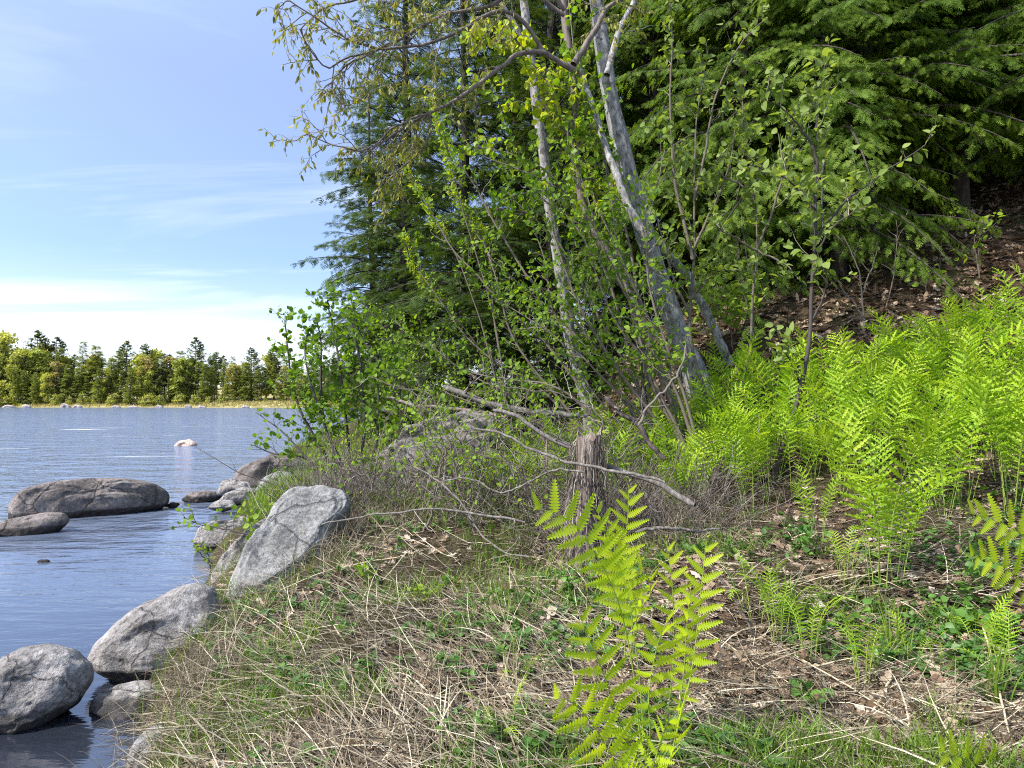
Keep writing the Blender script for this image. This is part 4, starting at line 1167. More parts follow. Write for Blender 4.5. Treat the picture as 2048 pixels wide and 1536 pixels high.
log('dead_branch', 'long thin dead branch sweeping from the shrub toward the leaf litter', [(560, 1085), (640, 1052), (720, 1035), (800, 1020), (880, 1018), (960, 1030), (1050, 1045)], 6.9, 6., 1.5, 2.5, M['dead_wood'], 'branch', 6, .35, seed=6)
log('dead_branch', 'slanting dead stem among twigs left of the stump', [(830, 930), (880, 960), (920, 1000), (960, 1060), (1000, 1100), (1060, 1115)], 6.8, 5.8, 1.8, 2.2, M['dead_wood'], 'branch', 7, .4, seed=7)
log('dead_branch', 'pale bent twig reaching up right above the thick slanting branch', [(1275, 850), (1300, 815), (1340, 775), (1358, 740), (1372, 690)], 5.9, 6., 3, 1.5, M['twig'], 'branch', 3, .25, seed=8)
log('dead_branch', 'dark sharp broken stem pointing up left behind the stump', [(1212, 795), (1240, 825), (1275, 850), (1300, 890), (1330, 920)], 6.6, 6.2, 5, 6, M['bark_dark'], 'branch', 3, .3, seed=9)
log('dead_branch', 'horizontal bare twig lying right of the stump foot', [(1270, 1065), (1320, 1055), (1380, 1060), (1440, 1058)], 5.6, 5.7, 4, 2, M['dead_wood'], 'branch', 4, .3, seed=10)


def ground_stick(name, label, pts, r, mat, cat='stick', lift=.03, seed=0):
    W = np.array([G(x, y) + np.array([0, 0, lift]) for x, y in pts])
    S = smooth_poly(W, 20, .002, seed)
    mb = MB(); tubes(mb, S, np.linspace(r, r * .7, 20), 7)
    return tag(mb.build(name, mat, None, True, S[10]), label, cat)


M['stalk'] = bark_mat('pale_stalk', [(.38, .31, .19), (.55, .46, .3), (.66, .58, .42)], (30, 30, 6), .2)
ground_stick('dead_stalk', 'long straight pale stalk lying diagonally at lower right', [(1590, 1330), (1680, 1388), (1780, 1450), (1880, 1520), (1950, 1570)], .0045, M['stalk'], 'stalk', .05, 1)
ground_stick('dead_stalk', 'thick yellowish stalk segment leaning across the long straight stalk', [(1785, 1380), (1760, 1430), (1730, 1490), (1705, 1545)], .006, M['stalk'], 'stalk', .06, 2)
ground_stick('dead_stalk', 'curved white stalk near the lower right corner', [(1965, 1280), (1985, 1370), (2000, 1440), (2020, 1510)], .006, M['stalk'], 'stalk', .08, 3)
ground_stick('rotten_stick', 'dark rotten stick lying right of the front fern clump', [(1405, 1125), (1445, 1185), (1480, 1240), (1510, 1300)], .012, M['bark_dark'], 'stick', .06, 4)
ground_stick('dead_stalk', 'thin pale stalk running down beside the dark rotten stick', [(1395, 1270), (1460, 1310), (1520, 1350), (1600, 1400)], .004, M['stalk'], 'stalk', .05, 5)
ground_stick('dead_stalk', 'straight straw lying before the dark hollow at right of the slab', [(560, 1195), (640, 1160), (720, 1140), (800, 1125)], .006, M['stalk'], 'stalk', .05, 6)


# ------------------------------------------------------------------ ferns
def pinna_tpl(lobes, wid):
    V = [(0, 0, 0)]
    mids = []
    V = []; q = []
    for i in range(lobes + 1):
        t = i / lobes
        V.append((t, 0, -.12 * t * t))
    nm = len(V)
    for sg in (1, -1):
        prev = None
        for i in range(lobes):
            t = (i + .08) / lobes; tp = (i + .78) / lobes
            wd = (wid * (1 - t) ** .55 + .012) * (.75 + .5 * min(1, t * 6))
            k = len(V)
            V.append((t, sg * wd * .5, .02 - .12 * t * t)); V.append((min(tp, 1), sg * wd, .045 - .12 * t * t))
            q.append((i, k, k + 1, i + 1) if sg > 0 else (i, i + 1, k + 1, k))
    return np.array(V, float), np.array(q)


PIN_HI = pinna_tpl(11, .165)
PIN_LO = pinna_tpl(5, .1)


def frond_mesh(mb, S, side, width, tpl, seed, npair=17, bare=.3, young=0., vbase=.5, cup=.25, rad=.004):
    """S rachis polyline (n,3) from the ground to the tip; side: sideways vector of the blade"""
    g = np.random.default_rng(seed)
    n = len(S)
    L = np.linalg.norm(np.diff(S, axis=0), axis=1).sum()
    tubes(mb, S, np.linspace(rad, rad * .3, n), 5, 1, g.random())
    ts = bare + (1 - bare) * (np.linspace(0, 1, npair) ** .92)
    u = np.linspace(0, 1, npair)
    prof = np.interp(u * 1., [0, .15, .4, .6, .8, .93, 1], [.32, .6, .92, 1, .8, .48, .14])
    fi = ts * (n - 1); i0 = np.minimum(fi.astype(int), n - 2); fr = (fi - i0)[:, None]
    O = S[i0] * (1 - fr) + S[i0 + 1] * fr
    T = norm(S[i0 + 1] - S[i0])
    Sd = np.asarray(side, float); Sd = norm(Sd - (T @ Sd)[:, None] * T)
    Nn = np.cross(Sd, T)
    Nn = np.where((Nn[:, 2:3] + Nn[:, 1:2] * -.3) < 0, -Nn, Nn)
    for sg in (1, -1):
        a = np.interp(u, [0, .5, 1], [1.4, 1.12, .7]) + g.normal(0, .07, npair)
        D = T * np.cos(a)[:, None] + Sd * sg * np.sin(a)[:, None] + Nn * (cup + g.normal(0, .08, npair) - young * u * .5)[:, None]
        U = norm(Nn - Sd * sg * .3 + g.normal(0, .12, (npair, 3)))
        X, Yv, Z = frames(norm(D), U)
        ln = width * prof * g.uniform(.9, 1.1, npair)
        S3 = np.stack([ln, np.minimum(ln * 1.15, width * .9 + 0 * ln) * (1 - young * .45), ln], -1)
        insts(mb, tpl[0], tpl[1], X, Yv, Z, O + T * (L / npair * .2 * sg), S3, 0, np.clip(vbase + .22 * (u - .4) + g.normal(0, .1, npair), 0, 1))


def arc_frond(L, lean, tipcurl, az, seed, n=22):
    """local polyline growing from the origin"""
    g = np.random.default_rng(seed)
    a = lean + tipcurl * np.linspace(0, 1, n) ** 3.2
    st = L / (n - 1)
    r = np.concatenate([[0], np.cumsum(np.sin(a[:-1]) * st)]); z = np.concatenate([[0], np.cumsum(np.cos(a[:-1]) * st)])
    tw = g.normal(0, .03, n).cumsum() * st * 2
    return np.stack([r * math.cos(az) - tw * math.sin(az), r * math.sin(az) + tw * math.cos(az), z - .03], -1)


def fern_proto(seed, nf, Lr, lean=(.05, .35), tip=(.3, 1.9), width=.13, tpl=PIN_LO, mat='fern', young=0., npair=18, bare=.3):
    g = np.random.default_rng(seed)
    root = empty('fern', (0, 0, 0), 'x', 'fern')
    for i in range(nf):
        az = 2 * PI * i / nf + g.normal(0, .35)
        L = g.uniform(*Lr)
        S = arc_frond(L, g.uniform(*lean), g.uniform(*tip), az, seed * 31 + i)
        S = S + np.array([.035 * math.cos(az), .035 * math.sin(az), 0])
        mb = MB()
        sz = az + PI / 2 + g.normal(0, .35)
        frond_mesh(mb, S, (math.cos(sz), math.sin(sz), 0), width * L * g.uniform(.85, 1.15), tpl, seed * 7 + i, npair, bare, young, g.uniform(.35, .65))
        mb.build('frond', [M[mat], M['fern_stem']], root)
    return root


PIN_LO = pinna_tpl(6, .115)
FERNS = [fern_proto(1, 6, (.95, 1.3), (.04, .3), width=.14, npair=15), fern_proto(2, 4, (.9, 1.35), (.03, .25), (.2, 1.3), width=.135, npair=15), fern_proto(3, 7, (.75, 1.2), (.1, .42), width=.15, npair=14),
         fern_proto(4, 5, (1., 1.4), (.02, .18), width=.13, npair=16), fern_proto(5, 5, (.85, 1.2), (.08, .36), (.2, .9), width=.15, npair=14), fern_proto(6, 3, (.7, 1.2), (.05, .5), (.3, 2.2), width=.14, npair=14)]
YOUNG = [fern_proto(11, 7, (.38, .62), (.03, .2), (.4, 2.6), .11, PIN_LO, 'fern', .5, 15, .35), fern_proto(12, 5, (.3, .5), (.03, .3), (.6, 3.2), .12, PIN_LO, 'fern', .6, 14, .4)]
fg = np.random.default_rng(8)


def fern(k, x, y, s, label, group=None, protos=FERNS, rz=None):
    return plant(protos, k, x, y, fg.uniform(0, 6.28) if rz is None else rz, s, label, group, (fg.normal(0, .07), fg.normal(0, .07)), .08)


# ferns one can point to
NAMED = [((1758, 1195), 3, 1.12, 'tallest leafy fern clump standing before the fern bed at right'),
         ((1795, 1170), 0, .85, 'fern touching the right side of the tallest clump'),
         ((1500, 1035), 3, 1.0, 'fern with upright fronds at the right of the dark shrub base'),
         ((1475, 1015), 1, .9, 'fern pressed against the dark shrub base'),
         ((1330, 930), 1, .8, 'fern seen through the thin stems right of the stump'),
         ((1270, 905), 0, .75, 'fern seen through the tangle above the stump'),
         ((1060, 935), 2, .6, 'low fern left of the stump behind the bare branches'),
         ((1110, 925), 0, .6, 'low fern touching the left side of the stump'),
         ((1890, 1035), 4, .9, 'fern just left of the large spreading one near the right edge'),
         ((2040, 1000), 0, .95, 'fern at the right edge under the tall overlapping one'),
         ((1440, 985), 3, .95, 'fern whose fronds stand between the dark shrub stems'),
         ((1535, 1000), 3, .95, 'upright fern just left of the bent dark stem'),
         ((1590, 985), 1, .9, 'fern just right of the bent dark stem'),
         ((1930, 1010), 0, 1.1, 'large fern with spreading fronds near the right frame edge'),
         ((2000, 960), 3, 1.2, 'tall fern overlapping the right frame edge'),
         ((1640, 1085), 1, .55, 'small yellow green fern before the bent dark stem'),
         ((1680, 1000), 4, .95, 'fern directly behind the small yellow green fern'),
         ((1840, 1010), 2, 1.0, 'fern between the tallest clump and the spreading one')]
for (px, py), k, s, lab in NAMED:
    p = G(px, py)
    fern(k, p[0], p[1], s, lab)
YG = 'young uncurling ferns at lower right'
for (px, py), k, s, lab in [((1560, 1290), 0, 1., 'young narrow fern left of the pale dead leaf'), ((1615, 1330), 0, .95, 'young fern with stiff upright stems just before the pale dead leaf'),
                            ((1510, 1250), 1, 1.1, 'young fern with a coiled tip beside the dark rotten stick'), ((1730, 1380), 0, .85, 'clump of bare young fern stems under the tallest fern clump'),
                            ((1830, 1340), 1, .7, 'tiny arched young fern right of the bare young stems'), ((1960, 1330), 1, .9, 'thin curling young fern near the right frame edge'),
                            ((2020, 1390), 1, .95, 'spindly young fern at the right frame edge'), ((1880, 1360), 1, .45, 'tiniest yellow fern sprout on the leaf litter'),
                            ((1010, 1500), 1, .75, 'thin yellow fern sprout left of the front clump near the bottom'), ((1030, 1380), 1, .65, 'small feathery sprout left of the lower arching frond'),
                            ((1690, 1170), 0, .8, 'thin stemmed young fern left of the tallest clump')]:
    p = G(px, py)
    fern(k, p[0], p[1], s, lab, YG, YOUNG)

# the fern bed, filled by even scattering on the flat and the foot of the slope
pts = [G(*q[0])[:2] for q in NAMED]
ZONES = {'right': ('bright green fern crowded into the bed right of the bent sapling', 'ferns of the right bed'),
         'mid': ('bright green fern crowded between the saplings and pale trunks', 'ferns of the middle bed'),
         'left': ('bright green fern growing behind the stump and dead branches', 'ferns behind the stump'),
         'back': ('green fern at the upper edge of the bed on the slope', 'ferns on the slope edge')}
cnt = 0
tries = 0
while cnt < 150 and tries < 9000:
    tries += 1
    y = fg.uniform(5.2, 12.2); x = fg.uniform(-.6, 9.5)
    px = 1024 + F * x / y
    if px > 2180 or px < 960:
        continue
    # lower bound of the bed, in metres from the camera
    lo = np.interp(px, [960, 1150, 1330, 1500, 1600, 1700, 1800, 1900, 2180], [8.2, 7.3, 6.7, 7., 7.2, 6.7, 6.1, 5.8, 5.6])
    hi = np.interp(px, [960, 1150, 1400, 1600, 1850, 2180], [9.4, 9.6, 9.1, 8.8, 8.6, 8.8])
    if y < lo or y > hi:
        continue
    if px < 1200 and fg.random() > .7:
        continue
    if any((x - a) ** 2 + (y - b) ** 2 < .3 ** 2 for a, b in pts):
        continue
    pts.append((x, y)); cnt += 1
    z = 'back' if y > hi - .9 else ('left' if px < 1340 else ('mid' if px < 1600 else 'right'))
    fern(int(fg.integers(6)), x, y, fg.uniform(.66, 1.22) * (.85 if px < 1340 else 1), *ZONES[z])

# the front fern clump, frond by frond
ARCH = (.6, .25, .75)


def front_fern(label, base, fronds, mat='fern_bright'):
    b = P(*base)
    b[2] = H(b[0], b[1])
    root = empty('fern', b, label, 'fern')
    for i, f in enumerate(fronds):
        pts, d0, d1, width, yaw = f[:5]
        k = len(pts)
        W = np.array([P(x, y, d0 + (d1 - d0) * j / (k - 1)) for j, (x, y) in enumerate(pts)])
        st = b + np.array([fg.normal(0, .02), fg.normal(0, .02), -.03])
        W = np.vstack([st, W])
        S = smooth_poly(W, 34)
        mb = MB()
        ya = math.radians(yaw)
        frond_mesh(mb, S, ARCH if yaw == 99 else (math.cos(ya), math.sin(ya), .12), width, PIN_HI, 300 + i, int(np.clip((1 - (f[5] if len(f) > 5 else .3)) * np.linalg.norm(np.diff(S, axis=0), axis=1).sum() / .06, 9, 14)), f[5] if len(f) > 5 else .3, 0., .55, .3, .0042)
        mb.build('frond', [M[mat], M['fern_stem']], root)


front_fern('big bright yellow green fern clump at the bottom centre', (1290, 1600, 2.75), [
    ([(1252, 1570), (1222, 1510), (1185, 1450), (1140, 1402), (1088, 1400)], 2.3, 2.05, .145, 99, .12),
    ([(1262, 1500), (1230, 1410), (1190, 1305), (1154, 1220)], 2.55, 2.4, .135, 6, .2),
    ([(1280, 1470), (1266, 1340), (1240, 1215), (1195, 1115), (1135, 1040), (1062, 1013)], 2.75, 2.6, .15, 99, .5),
    ([(1285, 1440), (1272, 1300), (1252, 1170), (1213, 1083)], 2.8, 2.8, .145, -25, .52),
    ([(1322, 1480), (1345, 1340), (1346, 1190), (1333, 1082)], 2.85, 2.95, .105, 8, .3),
    ([(1350, 1470), (1385, 1330), (1402, 1180), (1413, 1082)], 2.72, 2.8, .115, -12, .28),
    ([(1345, 1480), (1366, 1360), (1374, 1250), (1383, 1168)], 2.6, 2.55, .1, 35, .4),
    ([(1300, 1480), (1298, 1390), (1315, 1290), (1340, 1232)], 2.45, 2.35, .12, 20, .5),
    ([(1330, 1540), (1350, 1480), (1362, 1430), (1372, 1390)], 2.35, 2.2, .1, 50, .2),
    ([(1300, 1550), (1316, 1500), (1325, 1470), (1336, 1440)], 2.3, 2.15, .1, -50, .15),
])
front_fern('slim bright fern leaning left just behind the front clump', (1255, 1280, 3.6), [
    ([(1252, 1200), (1250, 1100), (1256, 1030), (1258, 968)], 3.6, 3.65, .13, 0, .25),
    ([(1262, 1220), (1230, 1130), (1215, 1070), (1188, 1010)], 3.55, 3.5, .12, 20, .3),
    ([(1275, 1230), (1300, 1190), (1290, 1150), (1240, 1130)], 3.4, 3.3, .1, 50, .3),
])
front_fern('bright fern with serrated fronds cut by the right frame edge', (2150, 1420, 3.1), [
    ([(2120, 1260), (2060, 1180), (2000, 1130), (1928, 1108)], 2.95, 2.8, .14, 99, .25),
    ([(2130, 1240), (2090, 1130), (2030, 1060), (1928, 1022)], 3., 2.9, .15, 99, .25),
    ([(2150, 1260), (2110, 1160), (2080, 1080), (2060, 1000)], 3., 3., .13, 10, .3),
])
front_fern('bright fern tip poking in at the lower right corner', (2040, 1680, 2.45), [
    ([(2010, 1600), (1980, 1550), (1930, 1518), (1868, 1500)], 2.35, 2.2, .12, 99, .2),
    ([(2050, 1600), (2060, 1540), (2080, 1500)], 2.35, 2.3, .11, 0, .2),
])


# ------------------------------------------------------------------ ground cover (stuff)
cg = np.random.default_rng(77)


def scatter(n, ylo, yhi, pw, margin=.12, smin=.15, keep=None):
    """points on the ground, denser towards the camera"""
    u = cg.random(n)
    if pw == 1:
        y = ylo * (yhi / ylo) ** u
    else:
        e = 1 - pw
        y = (ylo ** e + (yhi ** e - ylo ** e) * u) ** (1 / e)
    x = cg.uniform(-.79 - margin, .79 + margin, n) * y
    s = (x - shore(y)) * .95
    ok = s > smin
    if keep is not None:
        ok &= keep(x, y, s)
    x, y = x[ok], y[ok]
    return np.stack([x, y, hgt(x, y)], -1)


def blades(mb, Pt, L, w, lean, curl, v, segs=4, m=0, az=None):
    """curved ribbons"""
    n = len(Pt)
    az = cg.uniform(0, 2 * PI, n) if az is None else az
    s = np.linspace(0, 1, segs)
    a = lean[:, None] + curl[:, None] * s[None]
    st = (L / (segs - 1))[:, None]
    r = np.concatenate([np.zeros((n, 1)), np.cumsum(np.sin(a[:, :-1]) * st, 1)], 1)
    z = np.concatenate([np.zeros((n, 1)), np.cumsum(np.cos(a[:, :-1]) * st, 1)], 1)
    kink = cg.normal(0, .16, n)[:, None] * (s ** 2)[None] * L[:, None]
    ca, sa = np.cos(az)[:, None], np.sin(az)[:, None]
    C = Pt[:, None] + np.stack([r * ca - kink * sa, r * sa + kink * ca, z], -1)
    sd = np.stack([-sa, ca, 0 * sa], -1) + cg.normal(0, .5, (n, 1, 3)); sd = norm(sd)
    wv = w[:, None] * (1 - .85 * s ** 2)[None] * .5
    V = np.stack([C + sd * wv[..., None], C - sd * wv[..., None]], 2).reshape(n, -1, 3)
    i = np.arange(segs - 1)[:, None]
    q = np.concatenate([2 * i, 2 * i + 1, 2 * i + 3, 2 * i + 2], 1)
    Fq = (q[None] + (np.arange(n) * 2 * segs)[:, None, None]).reshape(-1, 4)
    mb.add(V.reshape(-1, 3), Fq, m, np.repeat(v, segs - 1))


def patch(x, y, f, seed):
    return fbm(x * f, y * f, 0, seed, 3)


# dead straw matted over the bank
mb = MB()
Pt = scatter(46000, 1.6, 10, 2, keep=lambda x, y, s: (patch(x, y, .8, 41) + .5 * (s < 4) > -.45 + .25 * (s > 4.5)) & ((.35 * x + .94 * y) < 9.5))
n = len(Pt); Pt[:, 2] += cg.uniform(-.005, .05, n)
L = cg.uniform(.1, .5, n) ** 1.0
az0 = -2.4 + 1.3 * fbm(Pt[:, 0] * .7, Pt[:, 1] * .7, 0, 66, 2) + cg.normal(0, .9, n)
blades(mb, Pt, L, cg.uniform(.0025, .0075, n) * (1 + Pt[:, 1] * .04), cg.uniform(1.0, 1.6, n), cg.normal(.15, .5, n), np.clip(cg.normal(.42, .32, n), 0, 1), 5, 0, az0)
o = mb.build('dead_grass', M['straw']); o['kind'] = 'stuff'; o['label'] = 'matted dead straw on the river bank'
# green grass
mb = MB()
Pt = scatter(85000, 1.7, 13, 2, keep=lambda x, y, s: (patch(x, y, 1.3, 51) > .02 + .3 * (s > 3.3) + .3 * ((y < 3.6) & (x > .1))) & ((.35 * x + .94 * y) < 10))
n = len(Pt)
blades(mb, Pt, cg.uniform(.06, .2, n), cg.uniform(.004, .009, n) * (1 + Pt[:, 1] * .05), cg.uniform(.02, .5, n), cg.uniform(.1, 1.1, n), np.clip(cg.normal(.45, .22, n), 0, 1), 4)
# shore grass farther along the bank
Pt = scatter(60000, 8, 45, 2, keep=lambda x, y, s: (s < 6) & (s > .5) & (x < 1.5))
n = len(Pt)
blades(mb, Pt, cg.uniform(.15, .4, n), cg.uniform(.012, .025, n), cg.uniform(.02, .5, n), cg.uniform(.1, .9, n), np.clip(cg.normal(.75, .2, n), 0, 1), 4)
o = mb.build('grass', M['grass']); o['kind'] = 'stuff'; o['label'] = 'short green spring grass on the bank'
# dead leaves
DL_v = np.array([(0, 0, 0), (.15, .2, .06), (.3, .12, .0), (.42, .34, .12), (.58, .16, .02), (.72, .26, .12), (1, .03, .1), (.15, -.2, .05), (.3, -.12, .01), (.42, -.34, .1), (.58, -.16, .0), (.72, -.26, .14), (.5, 0, -.03)])
DL_f = np.array([(0, 12, 1), (1, 12, 2), (2, 12, 3), (3, 12, 4), (4, 12, 5), (5, 12, 6), (0, 7, 12), (7, 8, 12), (8, 9, 12), (9, 10, 12), (10, 11, 12), (11, 6, 12)])


def litter(name, label, Pt, size, vm, up=.55, tpl=(DL_v, DL_f), mat='dead_leaf'):
    n = len(Pt)
    D = cg.normal(size=(n, 3)); D[:, 2] *= .25
    U = norm(np.array([0, 0, 1.]) + cg.normal(0, up, (n, 3)))
    X, Yv, Z = frames(D, U)
    S = size * cg.uniform(.5, 1.3, n)
    S3 = np.stack([S, S * cg.uniform(.6, 1.1, n), S * cg.uniform(-.6, 1.8, n)], -1)
    m = MB(); insts(m, tpl[0], tpl[1], X, Yv, Z, Pt, S3, 0, np.clip(vm + cg.normal(0, .24, n), 0, 1))
    o = m.build(name, M[mat], None, False); o['kind'] = 'stuff'; o['label'] = label
    return o


Pt = scatter(34000, 1.7, 9.5, 2, keep=lambda x, y, s: patch(x, y, 1.1, 61) + .45 * (s > 3.2) > -.02)
Pt[:, 2] += .015
litter('dead_leaves', 'curled brown dead leaves among the bank grass', Pt, .095, .52)
Pt = scatter(42000, 8.5, 24, 1.2, keep=lambda x, y, s: (.35 * x + .94 * y > 9.3) & (s > 3))
Pt[:, 2] += .02
litter('leaf_litter', 'deep brown leaf litter covering the wooded slope', Pt, .16, .42, .5)

# small leafy herbs as ground cover
mb = MB()
Pt = scatter(11000, 1.7, 9.5, 2, keep=lambda x, y, s: (patch(x, y, 1.5, 71) > .02) & (s > .5))
n = len(Pt)
k = 7
ti = np.repeat(np.arange(n), k)
hh = cg.uniform(.015, .11, n)[ti] * cg.uniform(.4, 1, n * k)
D = cg.normal(size=(n * k, 3)); D[:, 2] = np.abs(D[:, 2]) * .3 + .15
O = Pt[ti] + np.stack([cg.normal(0, .012, n * k), cg.normal(0, .012, n * k), hh], -1)
X, Yv, Z = frames(D, norm(np.array([0, 0, 1.]) + cg.normal(0, .3, (n * k, 3))))
sz = (cg.uniform(.022, .058, n))[ti] * cg.uniform(.7, 1.2, n * k)
insts(mb, LEAF[0], LEAF[1], X, Yv, Z, O, sz, 0, np.clip(cg.normal(.4, .15, n)[ti] + cg.normal(0, .12, n * k), 0, 1))
tubes(mb, np.stack([Pt, Pt + np.array([0, 0, .05])], 1), np.full((n, 2), .0012), 3, 0, .4)
o = mb.build('ground_herbs', M['herb']); o['kind'] = 'stuff'; o['label'] = 'low leafy herbs scattered over the bank'

# fallen twigs and brush around the stump and shrub bases
mb = MB()
Pt = scatter(6500, 1.7, 10, 1.9, keep=lambda x, y, s: s > .6)
B = np.concatenate([Pt, np.concatenate([G(px, py)[None] + cg.normal(0, 1, (m_, 3)) * np.array([sx, sy, 0]) for px, py, m_, sx, sy in
                                       [(900, 1010, 600, .6, .5), (1050, 1010, 600, .5, .5), (720, 1010, 420, .35, .35), (1310, 1060, 450, .4, .35), (1400, 1010, 220, .3, .25), (1200, 990, 600, .6, .4), (655, 1040, 260, .2, .3), (700, 1040, 260, .2, .25), (1180, 1080, 250, .3, .2), (800, 1000, 350, .4, .3)]])])
B[:, 2] = hgt(B[:, 0], B[:, 1])
n = len(B)
big = np.arange(n) >= len(Pt)
L = np.where(big, cg.uniform(.25, .95, n), cg.uniform(.08, .4, n))
el = np.where(big, cg.uniform(.1, 1.25, n), cg.uniform(-.02, .18, n))
az = cg.uniform(0, 2 * PI, n)
D = np.stack([np.cos(az) * np.cos(el), np.sin(az) * np.cos(el), np.sin(el)], -1)
s = np.linspace(0, 1, 7)
Tw = B[:, None] + np.array([0, 0, .01]) + D[:, None] * (s[None] * L[:, None])[..., None] + cg.normal(0, .13, (n, 1, 3)) * ((s ** 2)[None] * L[:, None])[..., None] + cg.normal(0, .008, (n, 7, 3)) * s[None, :, None]
tubes(mb, Tw, np.linspace(1, .4, 7)[None] * np.where(big, cg.uniform(.002, .006, n), cg.uniform(.0015, .005, n))[:, None], 4, 0, np.clip(cg.normal(.45, .3, n), 0, 1))
t2 = []
for q in np.where(big)[0]:
    a, _ = twig_set(cg, Tw[q], 3, L[q] * .5, .2, .9, .1)
    t2.append(a)
t2 = np.concatenate(t2)
tubes(mb, t2, np.linspace(.0026, .0012, 6)[None].repeat(len(t2), 0), 3, 0, cg.random(len(t2)))
o = mb.build('brushwood', M['twig']); o['kind'] = 'stuff'; o['label'] = 'grey dead twigs and brush tangled at the shrub bases'

# reddish dry stalks at the grassy hummock under the shrubs: long drooping straw
mb = MB()
B = np.concatenate([G(px, py)[None] + cg.normal(0, 1, (m_, 3)) * np.array([sx, sy, 0]) for px, py, m_, sx, sy in
                    [(720, 1060, 900, .35, .3), (860, 1030, 900, .5, .4), (640, 1120, 500, .3, .3), (1300, 1080, 900, .5, .35), (420, 1330, 350, .2, .3), (1180, 1080, 300, .25, .2), (330, 1480, 300, .18, .25)]])
B[:, 2] = hgt(B[:, 0], B[:, 1])
n = len(B)
blades(mb, B, cg.uniform(.2, .55, n), cg.uniform(.002, .004, n), cg.uniform(.0, .7, n), cg.uniform(.6, 2.0, n), np.clip(cg.normal(.4, .22, n), 0, 1), 7)
o = mb.build('dry_sedge', M['straw']); o['kind'] = 'stuff'; o['label'] = 'drooping dry sedge under the shrubs'


# ------------------------------------------------------------------ single small plants
def tuft(px, py, n, Lr, label, w=.006, spread=.05, mat='grass', lean=(.0, .25), curl=(.05, .5), vm=.5, name='grass_tuft', z=None, d=None):
    b = G(px, py) if d is None else P(px, py, d)
    if d is not None:
        b[2] = H(b[0], b[1])
    if z is not None: b[2] = z
    m = MB()
    Pt = b + np.stack([cg.normal(0, spread, n), cg.normal(0, spread, n), np.zeros(n)], -1)
    if z is None:
        Pt[:, 2] = hgt(Pt[:, 0], Pt[:, 1]) - .02
    blades(m, Pt, cg.uniform(*Lr, n), cg.uniform(.6, 1.2, n) * w, cg.uniform(*lean, n), cg.uniform(*curl, n), np.clip(cg.normal(vm, .18, n), 0, 1), 6)
    return tag(m.build(name, M[mat], None, True, b), label, 'grass')


tuft(300, 1420, 26, (.2, .42), 'tall green grass blades in front of the small wet boulder', .007, .06)
tuft(440, 1215, 40, (.18, .36), 'green grass tuft between the egg shaped boulder and pale slab', .007, .08)
tuft(140, 1300, 14, (.12, .34), 'thin dark rushes standing behind the speckled boulder', .004, .035, 'herb', (.0, .2), (0, .15), .2, 'rush_tuft', -.05, 5.6)
tuft(175, 1308, 14, (.1, .25), 'spiky dark rushes in the gap between the two front boulders', .004, .05, 'herb', (.2, .8), (0, .2), .2, 'rush_tuft', -.05, 5.7)
tuft(405, 1165, 22, (.15, .42), 'blue green reed blades at the water left of the pale slab', .006, .06, 'herb', (.0, .45), (0, .3), .35, 'reed_tuft', -.05, 7.)
tuft(450, 1150, 24, (.12, .3), 'yellowish grass tuft on the cracked layered rock', .006, .06, vm=.8, d=7.2)
tuft(325, 1500, 30, (.15, .4), 'tall thin grass at the bottom of the bank by the pale rock', .006, .07, vm=.6)
tuft(610, 1140, 36, (.1, .25), 'green grass tuft below the dark right side of the pale slab', .006, .09)
tuft(690, 1130, 50, (.1, .28), 'lush green grass tuft under the shrub right of the slab', .006, .12)
tuft(1580, 1250, 30, (.2, .42), 'broad green grass blades before the pale dead leaf', .012, .035, vm=.6)
tuft(1790, 1330, 26, (.2, .38), 'clump of broad green blades right of the bare young ferns', .014, .03, vm=.45)
tuft(1990, 1420, 24, (.2, .4), 'broad blades at the right edge beside the curved white stalk', .012, .03, vm=.55)
tuft(1570, 1480, 16, (.1, .22), 'small bluish grass tuft near the bottom right of the front fern', .009, .05, 'herb', vm=.6)
tuft(760, 1190, 40, (.08, .2), 'short grass tuft beside the light seedling left of centre', .005, .04, vm=.6)
tuft(640, 965, 260, (.15, .35), 'yellow green grassy patch on the shore behind the slab', .02, .45, vm=.95)


def herb(px, py, n, hgt_, size, label, mat='herb', tpl=LEAF_R, vm=.5, spread=.06, name='seedling', cat='plant'):
    b = G(px, py)
    root = empty(name, b, label, cat)
    g = cg
    s = np.linspace(0, 1, 6)
    az = g.uniform(0, 2 * PI, n)
    le = g.uniform(.05, .6, n); L = hgt_ * g.uniform(.6, 1.1, n)
    D = np.stack([np.cos(az) * np.sin(le), np.sin(az) * np.sin(le), np.cos(le)], -1)
    S = b + D[:, None] * (s[None] * L[:, None])[..., None] + np.stack([np.cos(az), np.sin(az), 0 * az], -1)[:, None] * ((s ** 2)[None] * L[:, None] * .2)[..., None]
    m = MB(); tubes(m, S, np.linspace(.0022, .0012, 6)[None].repeat(n, 0), 4, 0, .5)
    m.build('stem', M['fern_stem'], root)
    f = MB()
    leaves_on(g, f, S, L, 9 / hgt_, size, 0, tpl, 0., vm, True, .35, 1.2)
    f.build('foliage', M[mat], root)


